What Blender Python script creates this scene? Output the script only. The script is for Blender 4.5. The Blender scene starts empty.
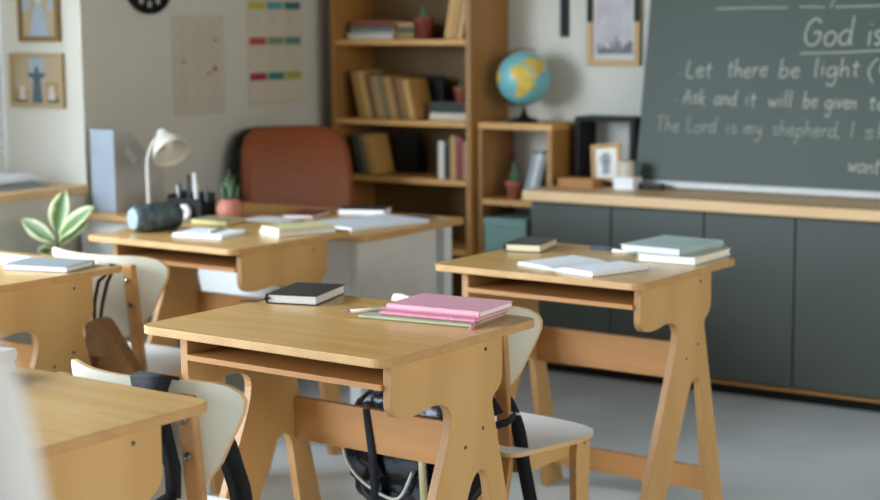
import bpy, bmesh, math, random
from mathutils import Vector, Matrix
random.seed(7)
S = bpy.context.scene
COL = S.collection
PI = math.pi

# ---------------------------------------------------------------- camera
cd = bpy.data.cameras.new('camera'); cam = bpy.data.objects.new('camera', cd); COL.objects.link(cam)
fw = Vector((-0.55201561, 0.822641, -0.13616369)); up = Vector((-0.07000845, 0.11699683, 0.99066168))
rt = fw.cross(up).normalized(); up = rt.cross(fw).normalized(); fw.normalize()
R = Matrix((rt, up, -fw)).transposed()
cam.matrix_world = Matrix.Translation((0, 0, 1.4246)) @ R.to_4x4()
cd.lens = 65.89; cd.sensor_width = 36; cd.clip_start = .05
cd.dof.use_dof = True; cd.dof.focus_distance = 3.45; cd.dof.aperture_fstop = 2.9
S.camera = cam
# ---------------------------------------------------------------- light
W = bpy.data.worlds.new('world'); S.world = W; W.use_nodes = True
bg = W.node_tree.nodes['Background']; bg.inputs[0].default_value = (0.96, 0.98, 1.0, 1); bg.inputs[1].default_value = 0.15
def area(name, loc, direction, sx, sy, power, color):
    l = bpy.data.lights.new(name, 'AREA'); l.shape = 'RECTANGLE'; l.size = sx; l.size_y = sy; l.energy = power; l.color = color
    o = bpy.data.objects.new(name, l); COL.objects.link(o); o.location = loc
    o.rotation_euler = Vector(direction).to_track_quat('-Z', 'Y').to_euler(); return o
area('window_daylight', (-5.35, .05, 1.75), (1, 0, -.12), 6.0, 1.7, 980, (0.74, 0.87, 1.0))
area('rear_fill', (-3.2, -2.6, 2.1), (.05, 1, -.25), 3.0, 1.6, 25, (0.74, 0.87, 1.0))  # added cool fill from behind the camera, no rear window modelled
area('far_side_fill', (3.3, 2.0, 1.9), (-1, .15, -.1), 4.5, 1.8, 150, (1.0, 0.97, 0.90))  # added warm fill to lift the right-facing sides, no window behind it
vs = S.view_settings
vs.view_transform = 'Standard'; vs.look = 'None'; vs.gamma = 1; vs.use_curve_mapping = False; vs.exposure = 0.12

# ---------------------------------------------------------------- materials
def lin(h):
    h = h.lstrip('#'); v = [int(h[i:i+2], 16)/255 for i in (0, 2, 4)]
    return tuple((c/12.92 if c <= .04045 else ((c+.055)/1.055)**2.4) for c in v) + (1,)
MATS = {}
def mat(name, col, rough=.6, var=.06, scale=12, bump=0, metal=0, spec=.5, stretch=None, col2=None, sheen=0):
    if name in MATS: return MATS[name]
    m = bpy.data.materials.new(name); m.use_nodes = True; nt = m.node_tree; N = nt.nodes; L = nt.links
    b = N['Principled BSDF']; b.inputs['Roughness'].default_value = rough; b.inputs['Metallic'].default_value = metal
    b.inputs['Specular IOR Level'].default_value = spec
    if sheen: b.inputs['Sheen Weight'].default_value = sheen
    c = lin(col); c2 = lin(col2) if col2 else tuple(x*(1-var*2.2) for x in c[:3]) + (1,)
    tc = N.new('ShaderNodeTexCoord'); mp = N.new('ShaderNodeMapping'); no = N.new('ShaderNodeTexNoise')
    if stretch: mp.inputs['Scale'].default_value = stretch
    no.inputs['Scale'].default_value = scale; no.inputs['Detail'].default_value = 5
    rp = N.new('ShaderNodeValToRGB'); rp.color_ramp.elements[0].color = c2; rp.color_ramp.elements[1].color = c
    rp.color_ramp.elements[0].position = .32; rp.color_ramp.elements[1].position = .66
    L.new(tc.outputs['Object'], mp.inputs['Vector']); L.new(mp.outputs['Vector'], no.inputs['Vector'])
    L.new(no.outputs['Fac'], rp.inputs['Fac']); L.new(rp.outputs['Color'], b.inputs['Base Color'])
    if bump:
        bp = N.new('ShaderNodeBump'); bp.inputs['Strength'].default_value = bump; bp.inputs['Distance'].default_value = .01
        L.new(no.outputs['Fac'], bp.inputs['Height']); L.new(bp.outputs['Normal'], b.inputs['Normal'])
    MATS[name] = m; return m
def ply_edge(name, axis, light='#c89c62', dark='#7d522a', n=330):
    """layered plywood edge: thin veneer lines stacked along one axis"""
    m = bpy.data.materials.new(name); m.use_nodes = True; nt = m.node_tree; N = nt.nodes; L = nt.links
    b = N['Principled BSDF']; b.inputs['Roughness'].default_value = .55
    tc = N.new('ShaderNodeTexCoord'); sp = N.new('ShaderNodeSeparateXYZ'); L.new(tc.outputs['Object'], sp.inputs[0])
    mu = N.new('ShaderNodeMath'); mu.operation = 'MULTIPLY'; mu.inputs[1].default_value = n; L.new(sp.outputs[axis], mu.inputs[0])
    fr = N.new('ShaderNodeMath'); fr.operation = 'FRACT'; L.new(mu.outputs[0], fr.inputs[0])
    no = N.new('ShaderNodeTexNoise'); no.inputs['Scale'].default_value = 25; L.new(tc.outputs['Object'], no.inputs['Vector'])
    ad = N.new('ShaderNodeMath'); ad.operation = 'MULTIPLY_ADD'; L.new(no.outputs['Fac'], ad.inputs[0]); ad.inputs[1].default_value = .5; L.new(fr.outputs[0], ad.inputs[2])
    rp = N.new('ShaderNodeValToRGB'); rp.color_ramp.elements[0].color = lin(dark); rp.color_ramp.elements[1].color = lin(light)
    rp.color_ramp.elements[0].position = .25; rp.color_ramp.elements[1].position = .75
    L.new(ad.outputs[0], rp.inputs['Fac']); L.new(rp.outputs['Color'], b.inputs['Base Color']); return m
PLY_TOP = mat('birch_ply_top', '#cda465', .27, .05, 3, stretch=(1, 9, 4), col2='#c2934f', spec=.5)
PLY = mat('birch_ply_face', '#c69d63', .5, .05, 3, stretch=(2, 2, .35), col2='#b78c50')
PLY_SHADE = mat('birch_ply_shaded', '#b98347', .5, .05, 3, stretch=(.5, 3, 5), col2='#a97238')  # birch tone darkened to stand in for shade below desktops; chair posts share it
EX, EY, EZ = ply_edge('ply_edge_x', 0, '#b5864f', '#734a25'), ply_edge('ply_edge_y', 1), ply_edge('ply_edge_z', 2)
WHITE_LAM = mat('white_laminate', '#e9e9e6', .3, .01)
SHADED_LAM = mat('shaded_laminate', '#d6d3c0', .4, .01)  # white laminate with the backrest shade mixed into its colour
WALL = mat('painted_wall', '#cccabf', .9, .015, 5)
WALLW = mat('painted_reveal', '#d9d8d3', .9, .01, 5)
FLOOR = mat('vinyl_floor', '#d8e0e3', .3, .05, 3, col2='#cbd4d8', spec=.5)
SHELF = mat('oak_laminate', '#a5763c', .5, .06, 3, stretch=(1, 1, .3), col2='#91652f')
SHELF_E = mat('oak_edge', '#cf9c58', .5, .03)
TOPW = mat('worktop_maple', '#dbb98a', .4, .04, 3, stretch=(.4, 5, 5), col2='#cfa876')
DARKD = mat('cabinet_graphite', '#474d47', .5, .04, 3, spec=.35)
BLACK = mat('black_plastic', '#131311', .6, .02, spec=.25)
CLOTHB = mat('black_webbing', '#090a0c', .9, .1, 60, bump=.3)
NYLON = mat('dark_nylon', '#050508', .2, .1, 14, bump=.5, col2='#0b0e1c', spec=.3)
STEEL = mat('steel', '#6f6f70', .3, .02, metal=.9)
PAPER = mat('paper', '#efece2', .8, .02)
PAPERB = mat('paper_cool', '#eef0f2', .8, .01)
DKPAPER = mat('old_paper', '#d8c59a', .8, .04)
def C_(h, rough=.55, **k): return mat('colour_'+h.strip('#'), h, rough, k.pop('var', .03), **k)

# ---------------------------------------------------------------- mesh builder
class M:
    def __init__(s): s.bm = bmesh.new()
    def _new(s, vs, fs, mi=0, smooth=False, mx=None):
        V = [s.bm.verts.new((mx @ Vector(v)) if mx else v) for v in vs]; out = []
        for i, f in enumerate(fs):
            try: q = s.bm.faces.new([V[j] for j in f])
            except ValueError: continue
            q.material_index = mi[i] if isinstance(mi, (list, tuple)) else mi; q.smooth = smooth; out.append(q)
        return out
    def box(s, x0, x1, y0, y1, z0, z1, mi=0, mx=None):
        v = [(x0,y0,z0),(x1,y0,z0),(x1,y1,z0),(x0,y1,z0),(x0,y0,z1),(x1,y0,z1),(x1,y1,z1),(x0,y1,z1)]
        s._new(v, [(3,2,1,0),(4,5,6,7),(0,1,5,4),(1,2,6,5),(2,3,7,6),(3,0,4,7)], mi, mx=mx); return s
    def prism(s, pts, axis, t0, t1, caps=0, sides=1, mx=None, smooth=False):
        n = len(pts)
        def p(a, b, t): return {'z': (a, b, t), 'x': (t, a, b), 'y': (a, t, b)}[axis]
        v = [p(a, b, t0) for a, b in pts] + [p(a, b, t1) for a, b in pts]
        fs = [tuple(range(n))[::-1], tuple(range(n, 2*n))] + [(i, (i+1) % n, n+(i+1) % n, n+i) for i in range(n)]
        s._new(v, fs, [caps, caps] + [sides]*n, mx=mx)
        bmesh.ops.recalc_face_normals(s.bm, faces=s.bm.faces[:]); return s
    def lathe(s, prof, n=20, mi=0, mx=None, ell=1.0):
        v = []; fs = []
        for r, z in prof:
            for k in range(n): a = 2*PI*k/n; v.append((r*math.cos(a), r*math.sin(a)*ell, z))
        for i in range(len(prof)-1):
            for k in range(n): fs.append((i*n+k, i*n+(k+1) % n, (i+1)*n+(k+1) % n, (i+1)*n+k))
        fs.append(tuple(range(n))[::-1]); fs.append(tuple(range((len(prof)-1)*n, len(prof)*n)))
        s._new(v, fs, mi, True, mx); return s
    def tube(s, path, r, n=8, mi=0, mx=None):
        P = [Vector(p) for p in path]; v = []; fs = []; m = len(P); prev = None
        for i, p in enumerate(P):
            t = (P[min(i+1, m-1)] - P[max(i-1, 0)]).normalized()
            if prev is None: a = t.orthogonal().normalized()
            else:
                a = prev - t*prev.dot(t); a = a.normalized() if a.length > 1e-5 else t.orthogonal().normalized()
            prev = a; b = t.cross(a); rr = r[i] if isinstance(r, (list, tuple)) else r
            for k in range(n): q = 2*PI*k/n; v.append(p + (a*math.cos(q) + b*math.sin(q))*rr)
        for i in range(m-1):
            for k in range(n): fs.append((i*n+k, i*n+(k+1) % n, (i+1)*n+(k+1) % n, (i+1)*n+k))
        fs.append(tuple(range(n))[::-1]); fs.append(tuple(range((m-1)*n, m*n)))
        s._new(v, fs, mi, n > 4, mx); return s
    def ribbon(s, path, w, t=.003, side=(1, 0, 0), mi=0):
        P = [Vector(p) for p in path]; v = []; fs = []; m = len(P)
        for i, p in enumerate(P):
            d = (P[min(i+1, m-1)] - P[max(i-1, 0)]).normalized()
            a = (Vector(side[i]) if isinstance(side, list) else Vector(side)); a = (a - d*a.dot(d)).normalized(); b = d.cross(a)
            ww = w[i] if isinstance(w, (list, tuple)) else w
            for sa, sb in ((-1,-1),(1,-1),(1,1),(-1,1)): v.append(p + a*sa*ww/2 + b*sb*t/2)
        for i in range(m-1):
            for k in range(4): fs.append((i*4+k, i*4+(k+1) % 4, (i+1)*4+(k+1) % 4, (i+1)*4+k))
        fs.append((3,2,1,0)); fs.append(tuple(range((m-1)*4, m*4)))
        s._new(v, fs, mi, True); return s
    def grid(s, fn, nu, nv, mi=0, wrap=False, smooth=True):
        v = [fn(i/(nu-1) if not wrap else i/nu, j/(nv-1)) for j in range(nv) for i in range(nu)]; fs = []
        for j in range(nv-1):
            for i in range(nu if wrap else nu-1): fs.append((j*nu+i, j*nu+(i+1) % nu, (j+1)*nu+(i+1) % nu, (j+1)*nu+i))
        s._new(v, fs, mi, smooth); return s
    def build(s, name, mats, parent=None, bev=0, sub=0, solid=0, loc=None, disp=None):
        bmesh.ops.recalc_face_normals(s.bm, faces=s.bm.faces[:])
        me = bpy.data.meshes.new(name); s.bm.to_mesh(me); s.bm.free()
        for m in (mats if isinstance(mats, (list, tuple)) else [mats]): me.materials.append(m)
        o = bpy.data.objects.new(name, me); COL.objects.link(o)
        if parent: o.parent = parent
        if loc: o.location = loc
        if solid: md = o.modifiers.new('solid', 'SOLIDIFY'); md.thickness = solid; md.offset = 0
        if bev:
            md = o.modifiers.new('bevel', 'BEVEL'); md.width = bev; md.segments = 2; md.limit_method = 'ANGLE'; md.angle_limit = .7; md.harden_normals = False
        if sub: md = o.modifiers.new('subdivision', 'SUBSURF'); md.levels = md.render_levels = sub
        if disp:
            tx = bpy.data.textures.new(name+'_folds', 'CLOUDS'); tx.noise_scale = disp[1]
            md = o.modifiers.new('folds', 'DISPLACE'); md.texture = tx; md.strength = disp[0]; md.mid_level = .5; md.texture_coords = 'LOCAL'
        return o
def rrect(x0, x1, y0, y1, r, n=5, corners=(1,1,1,1)):
    out = []
    for k, (cx, cy, a0) in enumerate(((x1-r, y1-r, 0), (x0+r, y1-r, PI/2), (x0+r, y0+r, PI), (x1-r, y0+r, 1.5*PI))):
        if corners[k]:
            for i in range(n+1): a = a0 + i*PI/2/n; out.append((cx + r*math.cos(a), cy + r*math.sin(a)))
        else: out.append((cx + r*(1 if k in (0, 3) else -1), cy + r*(1 if k in (0, 1) else -1)))
    return out
def roundpoly(pts, n=4):
    """pts: (a, b, r) corners rounded with radius-like setback r"""
    out = []; N = len(pts)
    for i, (a, b, r) in enumerate(pts):
        p = Vector((a, b)); q0 = Vector(pts[i-1][:2]); q1 = Vector(pts[(i+1) % N][:2])
        if r <= 0: out.append((a, b)); continue
        d0 = (q0-p); d1 = (q1-p); s0 = p + d0.normalized()*min(r, d0.length*.49); s1 = p + d1.normalized()*min(r, d1.length*.49)
        for k in range(n+1):
            t = k/n; w = s0*(1-t)**2 + p*2*t*(1-t) + s1*t*t; out.append((w.x, w.y))
    return out
def tag(o, label=None, cat=None, group=None, kind=None):
    if label: o['label'] = label
    if cat: o['category'] = cat
    if group: o['group'] = group
    if kind: o['kind'] = kind
    return o
def thing(name, label, cat, loc=(0, 0, 0), rz=0, group=None, rot=None):
    o = bpy.data.objects.new(name, None); COL.objects.link(o); o.empty_display_size = .05
    o.location = loc; o.rotation_euler = rot if rot else (0, 0, rz); return tag(o, label, cat, group)
def struct(m, name, mats, bev=0):
    o = m.build(name, mats, bev=bev); o['kind'] = 'structure'; return o
def copy_tree(o, parent=None):
    c = o.copy(); COL.objects.link(c)
    if parent: c.parent = parent
    for ch in [q for q in bpy.data.objects if q.parent == o]: copy_tree(ch, c)
    return c
def dup(o, label, loc, rz=0, rot=None):
    c = copy_tree(o); c.location = loc; c.rotation_euler = rot if rot else (0, 0, rz); c['label'] = label; return c

# ================================================================ STRUCTURE
BW = 6.16      # back wall
LX = -4.62     # left wall face
RY = 4.42      # window recess ends here
struct(M().box(-6.2, 3.4, -3.0, BW+.1, -.1, 0), 'floor', FLOOR)
struct(M().box(-5.4, 3.4, BW, BW+.15, 0, 2.7), 'wall_back', WALL)
struct(M().box(-5.35, LX, RY, BW, 0, 2.7), 'wall_left', WALL)
# window bay: parapet below, lintel above, reveal is the side of wall_left
struct(M().box(-5.35, LX-.001, -2.9, RY, 0, .803), 'wall_left_parapet', WALL)
struct(M().box(-5.35, LX-.001, -2.9, RY, 2.45, 2.7), 'wall_left_lintel', WALL)
struct(M().box(-5.17, LX+.025, -2.9, RY-.001, .803, .833), 'trim_1', TOPW, bev=.004)
wm = C_('#dfe2e4', .4)
glass = bpy.data.materials.new('window_glass'); glass.use_nodes = True
g = glass.node_tree; g.nodes.clear(); go = g.nodes.new('ShaderNodeOutputMaterial'); gm = g.nodes.new('ShaderNodeMixShader')
gt = g.nodes.new('ShaderNodeBsdfTransparent'); gg = g.nodes.new('ShaderNodeBsdfGlossy'); gg.inputs['Roughness'].default_value = .02
gm.inputs[0].default_value = .06; g.links.new(gt.outputs[0], gm.inputs[1]); g.links.new(gg.outputs[0], gm.inputs[2]); g.links.new(gm.outputs[0], go.inputs[0])
for i, (y0, y1) in enumerate(((-2.9, -1.1), (-1.1, .7), (.7, 2.5), (2.5, RY-.002))):
    w = bpy.data.objects.new('window_%d' % (i+1), None); COL.objects.link(w); w['kind'] = 'structure'; w.location = (-5.13, (y0+y1)/2, .833)
    h = (y1-y0)/2; f = M()
    f.box(-.04, .03, -h+.001, -h+.06, 0, 1.615); f.box(-.04, .03, h-.06, h-.001, 0, 1.615); f.box(-.04, .03, -.03, .03, .06, 1.555)
    f.box(-.04, .03, -h+.06, h-.06, 0, .06); f.box(-.04, .03, -h+.06, h-.06, 1.555, 1.615)
    f.build('window_frame', wm, w, bev=.004)
    M().box(-.008, -.002, -h+.06, h-.06, .06, 1.555).build('pane', glass, w)

# ---------------------------------------------------------------- window blind
bl = thing('window_blind', 'pale slatted blind hanging in the window at the left edge', 'blind', (-5.06, 3.7, .85))
m = M()
for k in range(58):
    z = .02 + k*.0265
    m.box(-.002, .002, -.60, .705, -.0125, .0125, mx=Matrix.Translation((0, 0, z)) @ Matrix.Rotation(-.6, 4, 'Y'))
m.build('slats', C_('#e6e8ea', .5), bl)
M().box(-.02, .02, -.61, .71, 1.555, 1.59).build('head_rail', wm, bl, bev=.003)
m = M()
for y in (-.4, .05, .5): m.tube([(0, y, .01), (0, y, 1.56)], .0012, 5)
m.build('cord', wm, bl)

# ================================================================ worktop and cabinets along the back wall
wt = thing('worktop', 'long pale maple worktop over the grey cabinets under the chalkboard', 'worktop', (-1.2, 5.9, .725))
m = M(); m.box(-2.182, 2.8, -.255, .258, 0, .042); m.build('board_top', TOPW, wt, bev=.004)
seams = [-3.372, -2.999, -2.596, -2.225, -1.85, -1.475, -1.10, -.72, -.34]
names = ['left end under the worktop', 'second from the left end', 'third from the left end, behind the right desk', 'fourth from the left end, right of the desk legs']
for i in range(len(seams)-1):
    x0, x1 = seams[i], seams[i+1]; w = x1-x0
    lab = ('dark grey base cabinet, ' + names[i]) if i < 4 else 'dark grey base cabinet further right under the worktop'
    if i > 4: continue
    if i == 4: lab = 'dark grey base cabinet at the right edge of the photo'
    c = thing('base_cabinet', lab, 'cabinet', ((x0+x1)/2, 5.7, 0), group='dark grey base cabinets under the worktop'); h = w/2
    m = M(); m.box(-h+.001, h-.001, .02, .455, .05, .722); m.build('carcass', SHELF, c)
    M().box(-h+.003, h-.003, 0, .018, .066, .716).build('door', DARKD, c, bev=.0015)
    M().box(-h+.001, h-.001, .06, .075, 0, .05).build('plinth', BLACK, c)
    M().box(-h+.001, h-.001, .0, .02, .049, .061).build('bottom_edge', SHELF, c)

# ---------------------------------------------------------------- chalkboard (leans on the worktop against the wall)
K = math.atan(.17)
cb = thing('chalkboard', 'large dark green chalkboard with chalk handwriting leaning above the worktop', 'chalkboard', (-3.04, 5.985, .785), rot=(-K, 0, 0))
GREEN = mat('chalkboard_green', '#434e45', .55, .06, 1.3, col2='#3d473f', spec=.45)
M().box(0, 3.2, 0, .02, .014, .86).build('writing_surface', GREEN, cb)
al = C_('#b9bab6', .4)
M().box(0, 3.2, -.012, .022, -.014, .014).build('bottom_rail', al, cb, bev=.003)

# single-stroke chalk hand
G = {
'a': (.85, [[(.72,.85),(.4,1),(.08,.65),(.1,.15),(.38,0),(.66,.35),(.72,.95),(.74,.15),(.88,.02)]]),
'b': (.8, [[(.1,2),(.08,.1),(.4,0),(.7,.4),(.6,.9),(.3,.95),(.1,.6)]]),
'd': (.85, [[(.72,.85),(.4,1),(.08,.65),(.1,.15),(.38,0),(.66,.35),(.74,2)],[(.72,.9),(.75,.1),(.88,.02)]]),
'e': (.75, [[(.08,.5),(.6,.6),(.55,.95),(.25,.95),(.05,.5),(.2,.05),(.5,0),(.7,.2)]]),
'f': (.6, [[(.65,1.9),(.4,2),(.28,1.6),(.25,-.1)],[(.0,1),(.55,1.05)]]),
'g': (.85, [[(.72,.85),(.4,1),(.08,.65),(.1,.15),(.38,0),(.66,.35),(.74,.95),(.7,-.7),(.4,-1),(.1,-.75)]]),
'h': (.8, [[(.1,2),(.1,0)],[(.1,.5),(.35,.95),(.6,.85),(.66,0)]]),
'i': (.35, [[(.15,1),(.17,0)],[(.16,1.45),(.17,1.52)]]),
'k': (.75, [[(.1,2),(.1,0)],[(.6,1),(.12,.5),(.65,0)]]),
'l': (.35, [[(.12,2),(.12,.15),(.28,0)]]),
'm': (1.15, [[(.1,1),(.1,0)],[(.1,.6),(.35,.98),(.52,.8),(.54,0)],[(.54,.6),(.78,.98),(.95,.8),(1,0)]]),
'n': (.8, [[(.1,1),(.1,0)],[(.1,.6),(.4,.98),(.62,.8),(.68,0)]]),
'o': (.8, [[(.4,1),(.08,.7),(.1,.2),(.4,0),(.7,.3),(.68,.8),(.4,1)]]),
'p': (.8, [[(.1,1),(.08,-1)],[(.1,.7),(.4,1),(.7,.7),(.6,.15),(.3,0),(.1,.3)]]),
'r': (.6, [[(.1,1),(.12,0)],[(.12,.6),(.35,.95),(.55,.9)]]),
's': (.65, [[(.55,.85),(.3,1),(.1,.75),(.5,.35),(.4,.02),(.08,.1)]]),
't': (.55, [[(.25,1.6),(.25,.15),(.45,0)],[(.0,1.05),(.5,1.1)]]),
'v': (.7, [[(.05,1),(.3,0),(.6,1)]]),
'w': (1.0, [[(.05,1),(.25,0),(.48,.8),(.68,0),(.92,1)]]),
'y': (.75, [[(.08,1),(.15,.3),(.4,.1),(.62,.5)],[(.66,1),(.6,-.5),(.35,-1),(.1,-.8)]]),
',': (.35, [[(.2,.1),(.1,-.4)]]), '.': (.3, [[(.1,.5),(.14,.56)]]), '(': (.5, [[(.45,2.1),(.15,1.3),(.12,.4),(.4,-.5)]]),
'I': (.4, [[(.18,1.9),(.18,0)]]),
'T': (1.0, [[(.0,1.8),(.95,1.9)],[(.48,1.85),(.45,0)]]),
'L': (.8, [[(.15,1.9),(.1,.1),(.7,.0)]]),
'A': (1.0, [[(.0,0),(.42,1.9),(.85,0)],[(.15,.7),(.72,.75)]]),
'G': (1.15, [[(.95,1.6),(.6,1.9),(.15,1.4),(.1,.5),(.45,0),(.9,.2),(1,.9),(.6,.85)]]), ' ': (.5, [])}
CH = {0: mat('chalk_bright', '#c2c8bd', .95, .2, 300), 1: mat('chalk_soft', '#b0b7ab', .95, .2, 300), 2: mat('chalk_faint', '#98a195', .95, .2, 300)}
def smooth(pts):
    if len(pts) < 3: return pts
    out = []
    for i in range(len(pts)-1):
        p0 = Vector(pts[max(i-1, 0)]); p1 = Vector(pts[i]); p2 = Vector(pts[i+1]); p3 = Vector(pts[min(i+2, len(pts)-1)])
        for k in range(4):
            t = k/4; out.append(tuple(.5*((2*p1)+(p2-p0)*t+(2*p0-5*p1+4*p2-p3)*t*t+(3*p1-p0-3*p2+p3)*t**3)))
    out.append(pts[-1]); return out
def write(words, xh, shade, r=.0033):
    """words: (text, x0, x1, baseline) in board metres from its left edge"""
    for text, x0, x1, base in words:
        m = M()
        tot = sum(G[c][0]+.12 for c in text); sc = (x1-x0)/tot; x = x0
        for c in text:
            w, st = G[c]; jy = random.uniform(-.004, .004)
            for s_ in st: m.tube([(x + a*sc + b*xh*.08, -.0015, base + b*xh + jy) for a, b in smooth(s_)], r, 4)
            x += (w+.12)*sc
        m.build('chalk_word', CH[shade], cb)
o_ = 3.04
write([('God', .68, .885, .575), ('is', .935, 1.00, .575)], .055, 0, .0042)
write([('.', .155, .17, .44), ('Let', .190, .308, .446), ('there', .372, .548, .448), ('be', .592, .684, .450), ('light', .735, .922, .452), ('(Gen', .945, 1.22, .45)], .036, 0, .0036)
write([('.', .155, .17, .335), ('Ask', .190, .292, .335), ('and', .325, .425, .333), ('it', .458, .512, .333), ('will', .557, .662, .332), ('be', .702, .765, .331), ('given', .792, .92, .328), ('to', .965, 1.04, .326)], .031, 0, .0036)
write([('The', .075, .185, .218), ('Lord', .214, .348, .218), ('is', .386, .442, .219), ('my', .464, .545, .220)], .031, 1)
write([('shepherd,', .584, .868, .216), ('I', .897, .925, .215), ('shall', .955, 1.2, .217)], .031, 1)
write([('want', .905, 1.03, .082)], .033, 0)
for pth, rr_ in (([(.30, -.0015, .721), (.45, -.0015, .7235), (.605, -.0015, .722)], .0035), ([(.655, -.0015, .725), (.755, -.0015, .722)], .0035), ([(.80, -.0015, .722), (1.0, -.0015, .725), (1.3, -.0015, .726)], .0035),
    ([(.775, -.0015, .775), (.79, -.0015, .745), (.78, -.0015, .718)], .0035), ([(.674, -.0015, .541), (.85, -.0015, .545), (1.05, -.0015, .556), (1.2, -.0015, .56)], .0042)):
    M().tube(pth, rr_, 4).build('chalk_line', CH[1], cb)


# ================================================================ book builder
def book(kind, label, cat, cover, w, h, t, loc, rz=0, pages=PAPER, group=None, rot=None, cov=.0025, ribbon=None, band=None, overhang=.003):
    """lying book: spine along -x side; w = spine to fore-edge (x), h = along spine (y), t = thickness; origin bottom centre"""
    b = thing(kind, label, cat, loc, rz, group, rot)
    m = M(); x0, x1, y0, y1 = -w/2, w/2, -h/2, h/2
    m.box(x0+.003, x1, y0, y1, 0, cov); m.box(x0+.003, x1, y0, y1, t-cov, t)
    m.grid(lambda u, v: (x0+.003 - .004*math.sin(PI*u) , y0+(y1-y0)*v, t*u), 7, 2)
    m.grid(lambda u, v: (x0+.006 - .004*math.sin(PI*u), y0+(y1-y0)*v, t*u), 7, 2)
    m.box(x0+.003, x0+.0055, y0, y1, cov, t-cov)
    m.build('cover', cover, b, bev=.0008)
    M().box(x0+.0056, x1-overhang, y0+overhang, y1-overhang, cov+.0002, t-cov-.0002).build('pages', pages, b)
    if ribbon:
        M().ribbon([(p[0], p[1], p[2]) for p in ribbon[1]], .006, .003, side=(0, 1, 0) if len(ribbon) < 3 else ribbon[2]).build('ribbon', ribbon[0], b)
    if band:
        q = M(); q.box(x1-.03, x1-.022, y0-.0008, y1+.0008, t, t+.0009); q.box(x1-.03, x1-.022, y0-.0009, y0, 0, t+.0009); q.box(x1-.03, x1-.022, y1, y1+.0009, 0, t+.0009)
        q.build('elastic_band', band, b)
    return b
def standing(kind, label, cover, t, w, h, x, y, z, lean=0, pages=PAPER, group=None, cat='book'):
    """upright book, spine towards -Y; pivot at its bottom edge on the side it leans to"""
    piv = -1 if lean <= 0 else 1     # lean<0: top goes -x
    b = thing(kind, label, cat, (x, y, z), 0, group, rot=(0, lean, 0))
    x0 = 0 if piv < 0 else -t; x1 = x0 + t; c = min(.0025, t*.15)
    m = M(); m.box(x0, x1, 0, c, 0, h); m.box(x0, x0+c, c, w, 0, h); m.box(x1-c, x1, c, w, 0, h); m.build('cover', cover, b, bev=.0008)
    M().box(x0+c+.0002, x1-c-.0002, c+.0002, w-.004, .003, h-.003).build('pages', pages, b); return b

# ================================================================ BOOKCASE
bx0, bx1, by0 = -4.511, -3.755, 5.84
bc = thing('bookcase', 'tall brown wooden bookcase standing in the corner behind the armchair', 'bookcase', ((bx0+bx1)/2, 6.0, 0))
hw = (bx1-bx0)/2
for s_ in (-1, 1):
    M().box(min(s_*hw, s_*(hw-.026)), max(s_*hw, s_*(hw-.026)), -.16, .15, 0, 1.95).build('side_panel', SHELF, bc, bev=.001)
M().box(-hw+.026, hw-.026, .138, .15, .06, 1.95).build('back_panel', mat('oak_back', '#74582e', .6, .06, 3, stretch=(1, 1, .3)), bc)
shz = [.06, .452, .757, 1.012, 1.366, 1.70, 1.93]
for z in shz: M().box(-hw+.027, hw-.027, -.16, .137, z-.012, z+.012).build('shelf', SHELF_E, bc, bev=.0015)
M().box(-hw+.027, hw-.027, -.13, -.11, 0, .047).build('kick_board', SHELF, bc)

# ---- cubby shelf unit
cu = thing('cube_shelf', 'low open wooden shelf unit holding the globe, right of the bookcase', 'shelf unit', (-3.563, 6.0, 0)); h = .187
cy0, cy1 = -.12, .145
for s_ in (-1, 1): M().box(min(s_*h, s_*(h-.026)), max(s_*h, s_*(h-.026)), cy0, cy1, 0, .995).build('side_panel', SHELF, cu, bev=.001)
M().box(-h, h, cy0, cy1, .996, 1.022).build('top_panel', SHELF_E, cu, bev=.001)
for z in (.05, .44, .68): M().box(-h+.027, h-.027, cy0, cy1, z-.012, z+.012).build('shelf', SHELF_E, cu, bev=.001)

# ---- globe
gl = thing('globe', 'blue desk globe with yellow continents on the low shelf unit', 'globe', (-3.575, 5.985, 1.0225))
m = M(); m.lathe([(.0, 0), (.062, 0), (.065, .006), (.05, .014), (.022, .022), (.012, .035), (.008, .055), (.0, .057)], 24)
m.build('base', BLACK, gl)
gc = Vector((0, 0, .188)); rr = .116; tilt = .41
ocean = bpy.data.materials.new('globe_ocean'); ocean.use_nodes = True; nt = ocean.node_tree; N = nt.nodes; L = nt.links
b = N['Principled BSDF']; b.inputs['Roughness'].default_value = .35
tc = N.new('ShaderNodeTexCoord'); no = N.new('ShaderNodeTexNoise'); no.inputs['Scale'].default_value = 8; no.inputs['Detail'].default_value = 4
L.new(tc.outputs['Object'], no.inputs['Vector']); rp = N.new('ShaderNodeValToRGB'); L.new(no.outputs['Fac'], rp.inputs[0]); L.new(rp.outputs[0], b.inputs['Base Color'])
rp.color_ramp.elements[0].color = lin('#57a9b5'); rp.color_ramp.elements[1].color = lin('#8cc6c4')
m = M(); T = Matrix.Translation(gc) @ Matrix.Rotation(tilt, 4, 'Y')
m.lathe([(rr*math.cos(a), rr*math.sin(a)) for a in [(-PI/2 + PI*k/20) for k in range(21)]], 32, mx=T)
ball = m.build('ball', ocean, gl)
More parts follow.
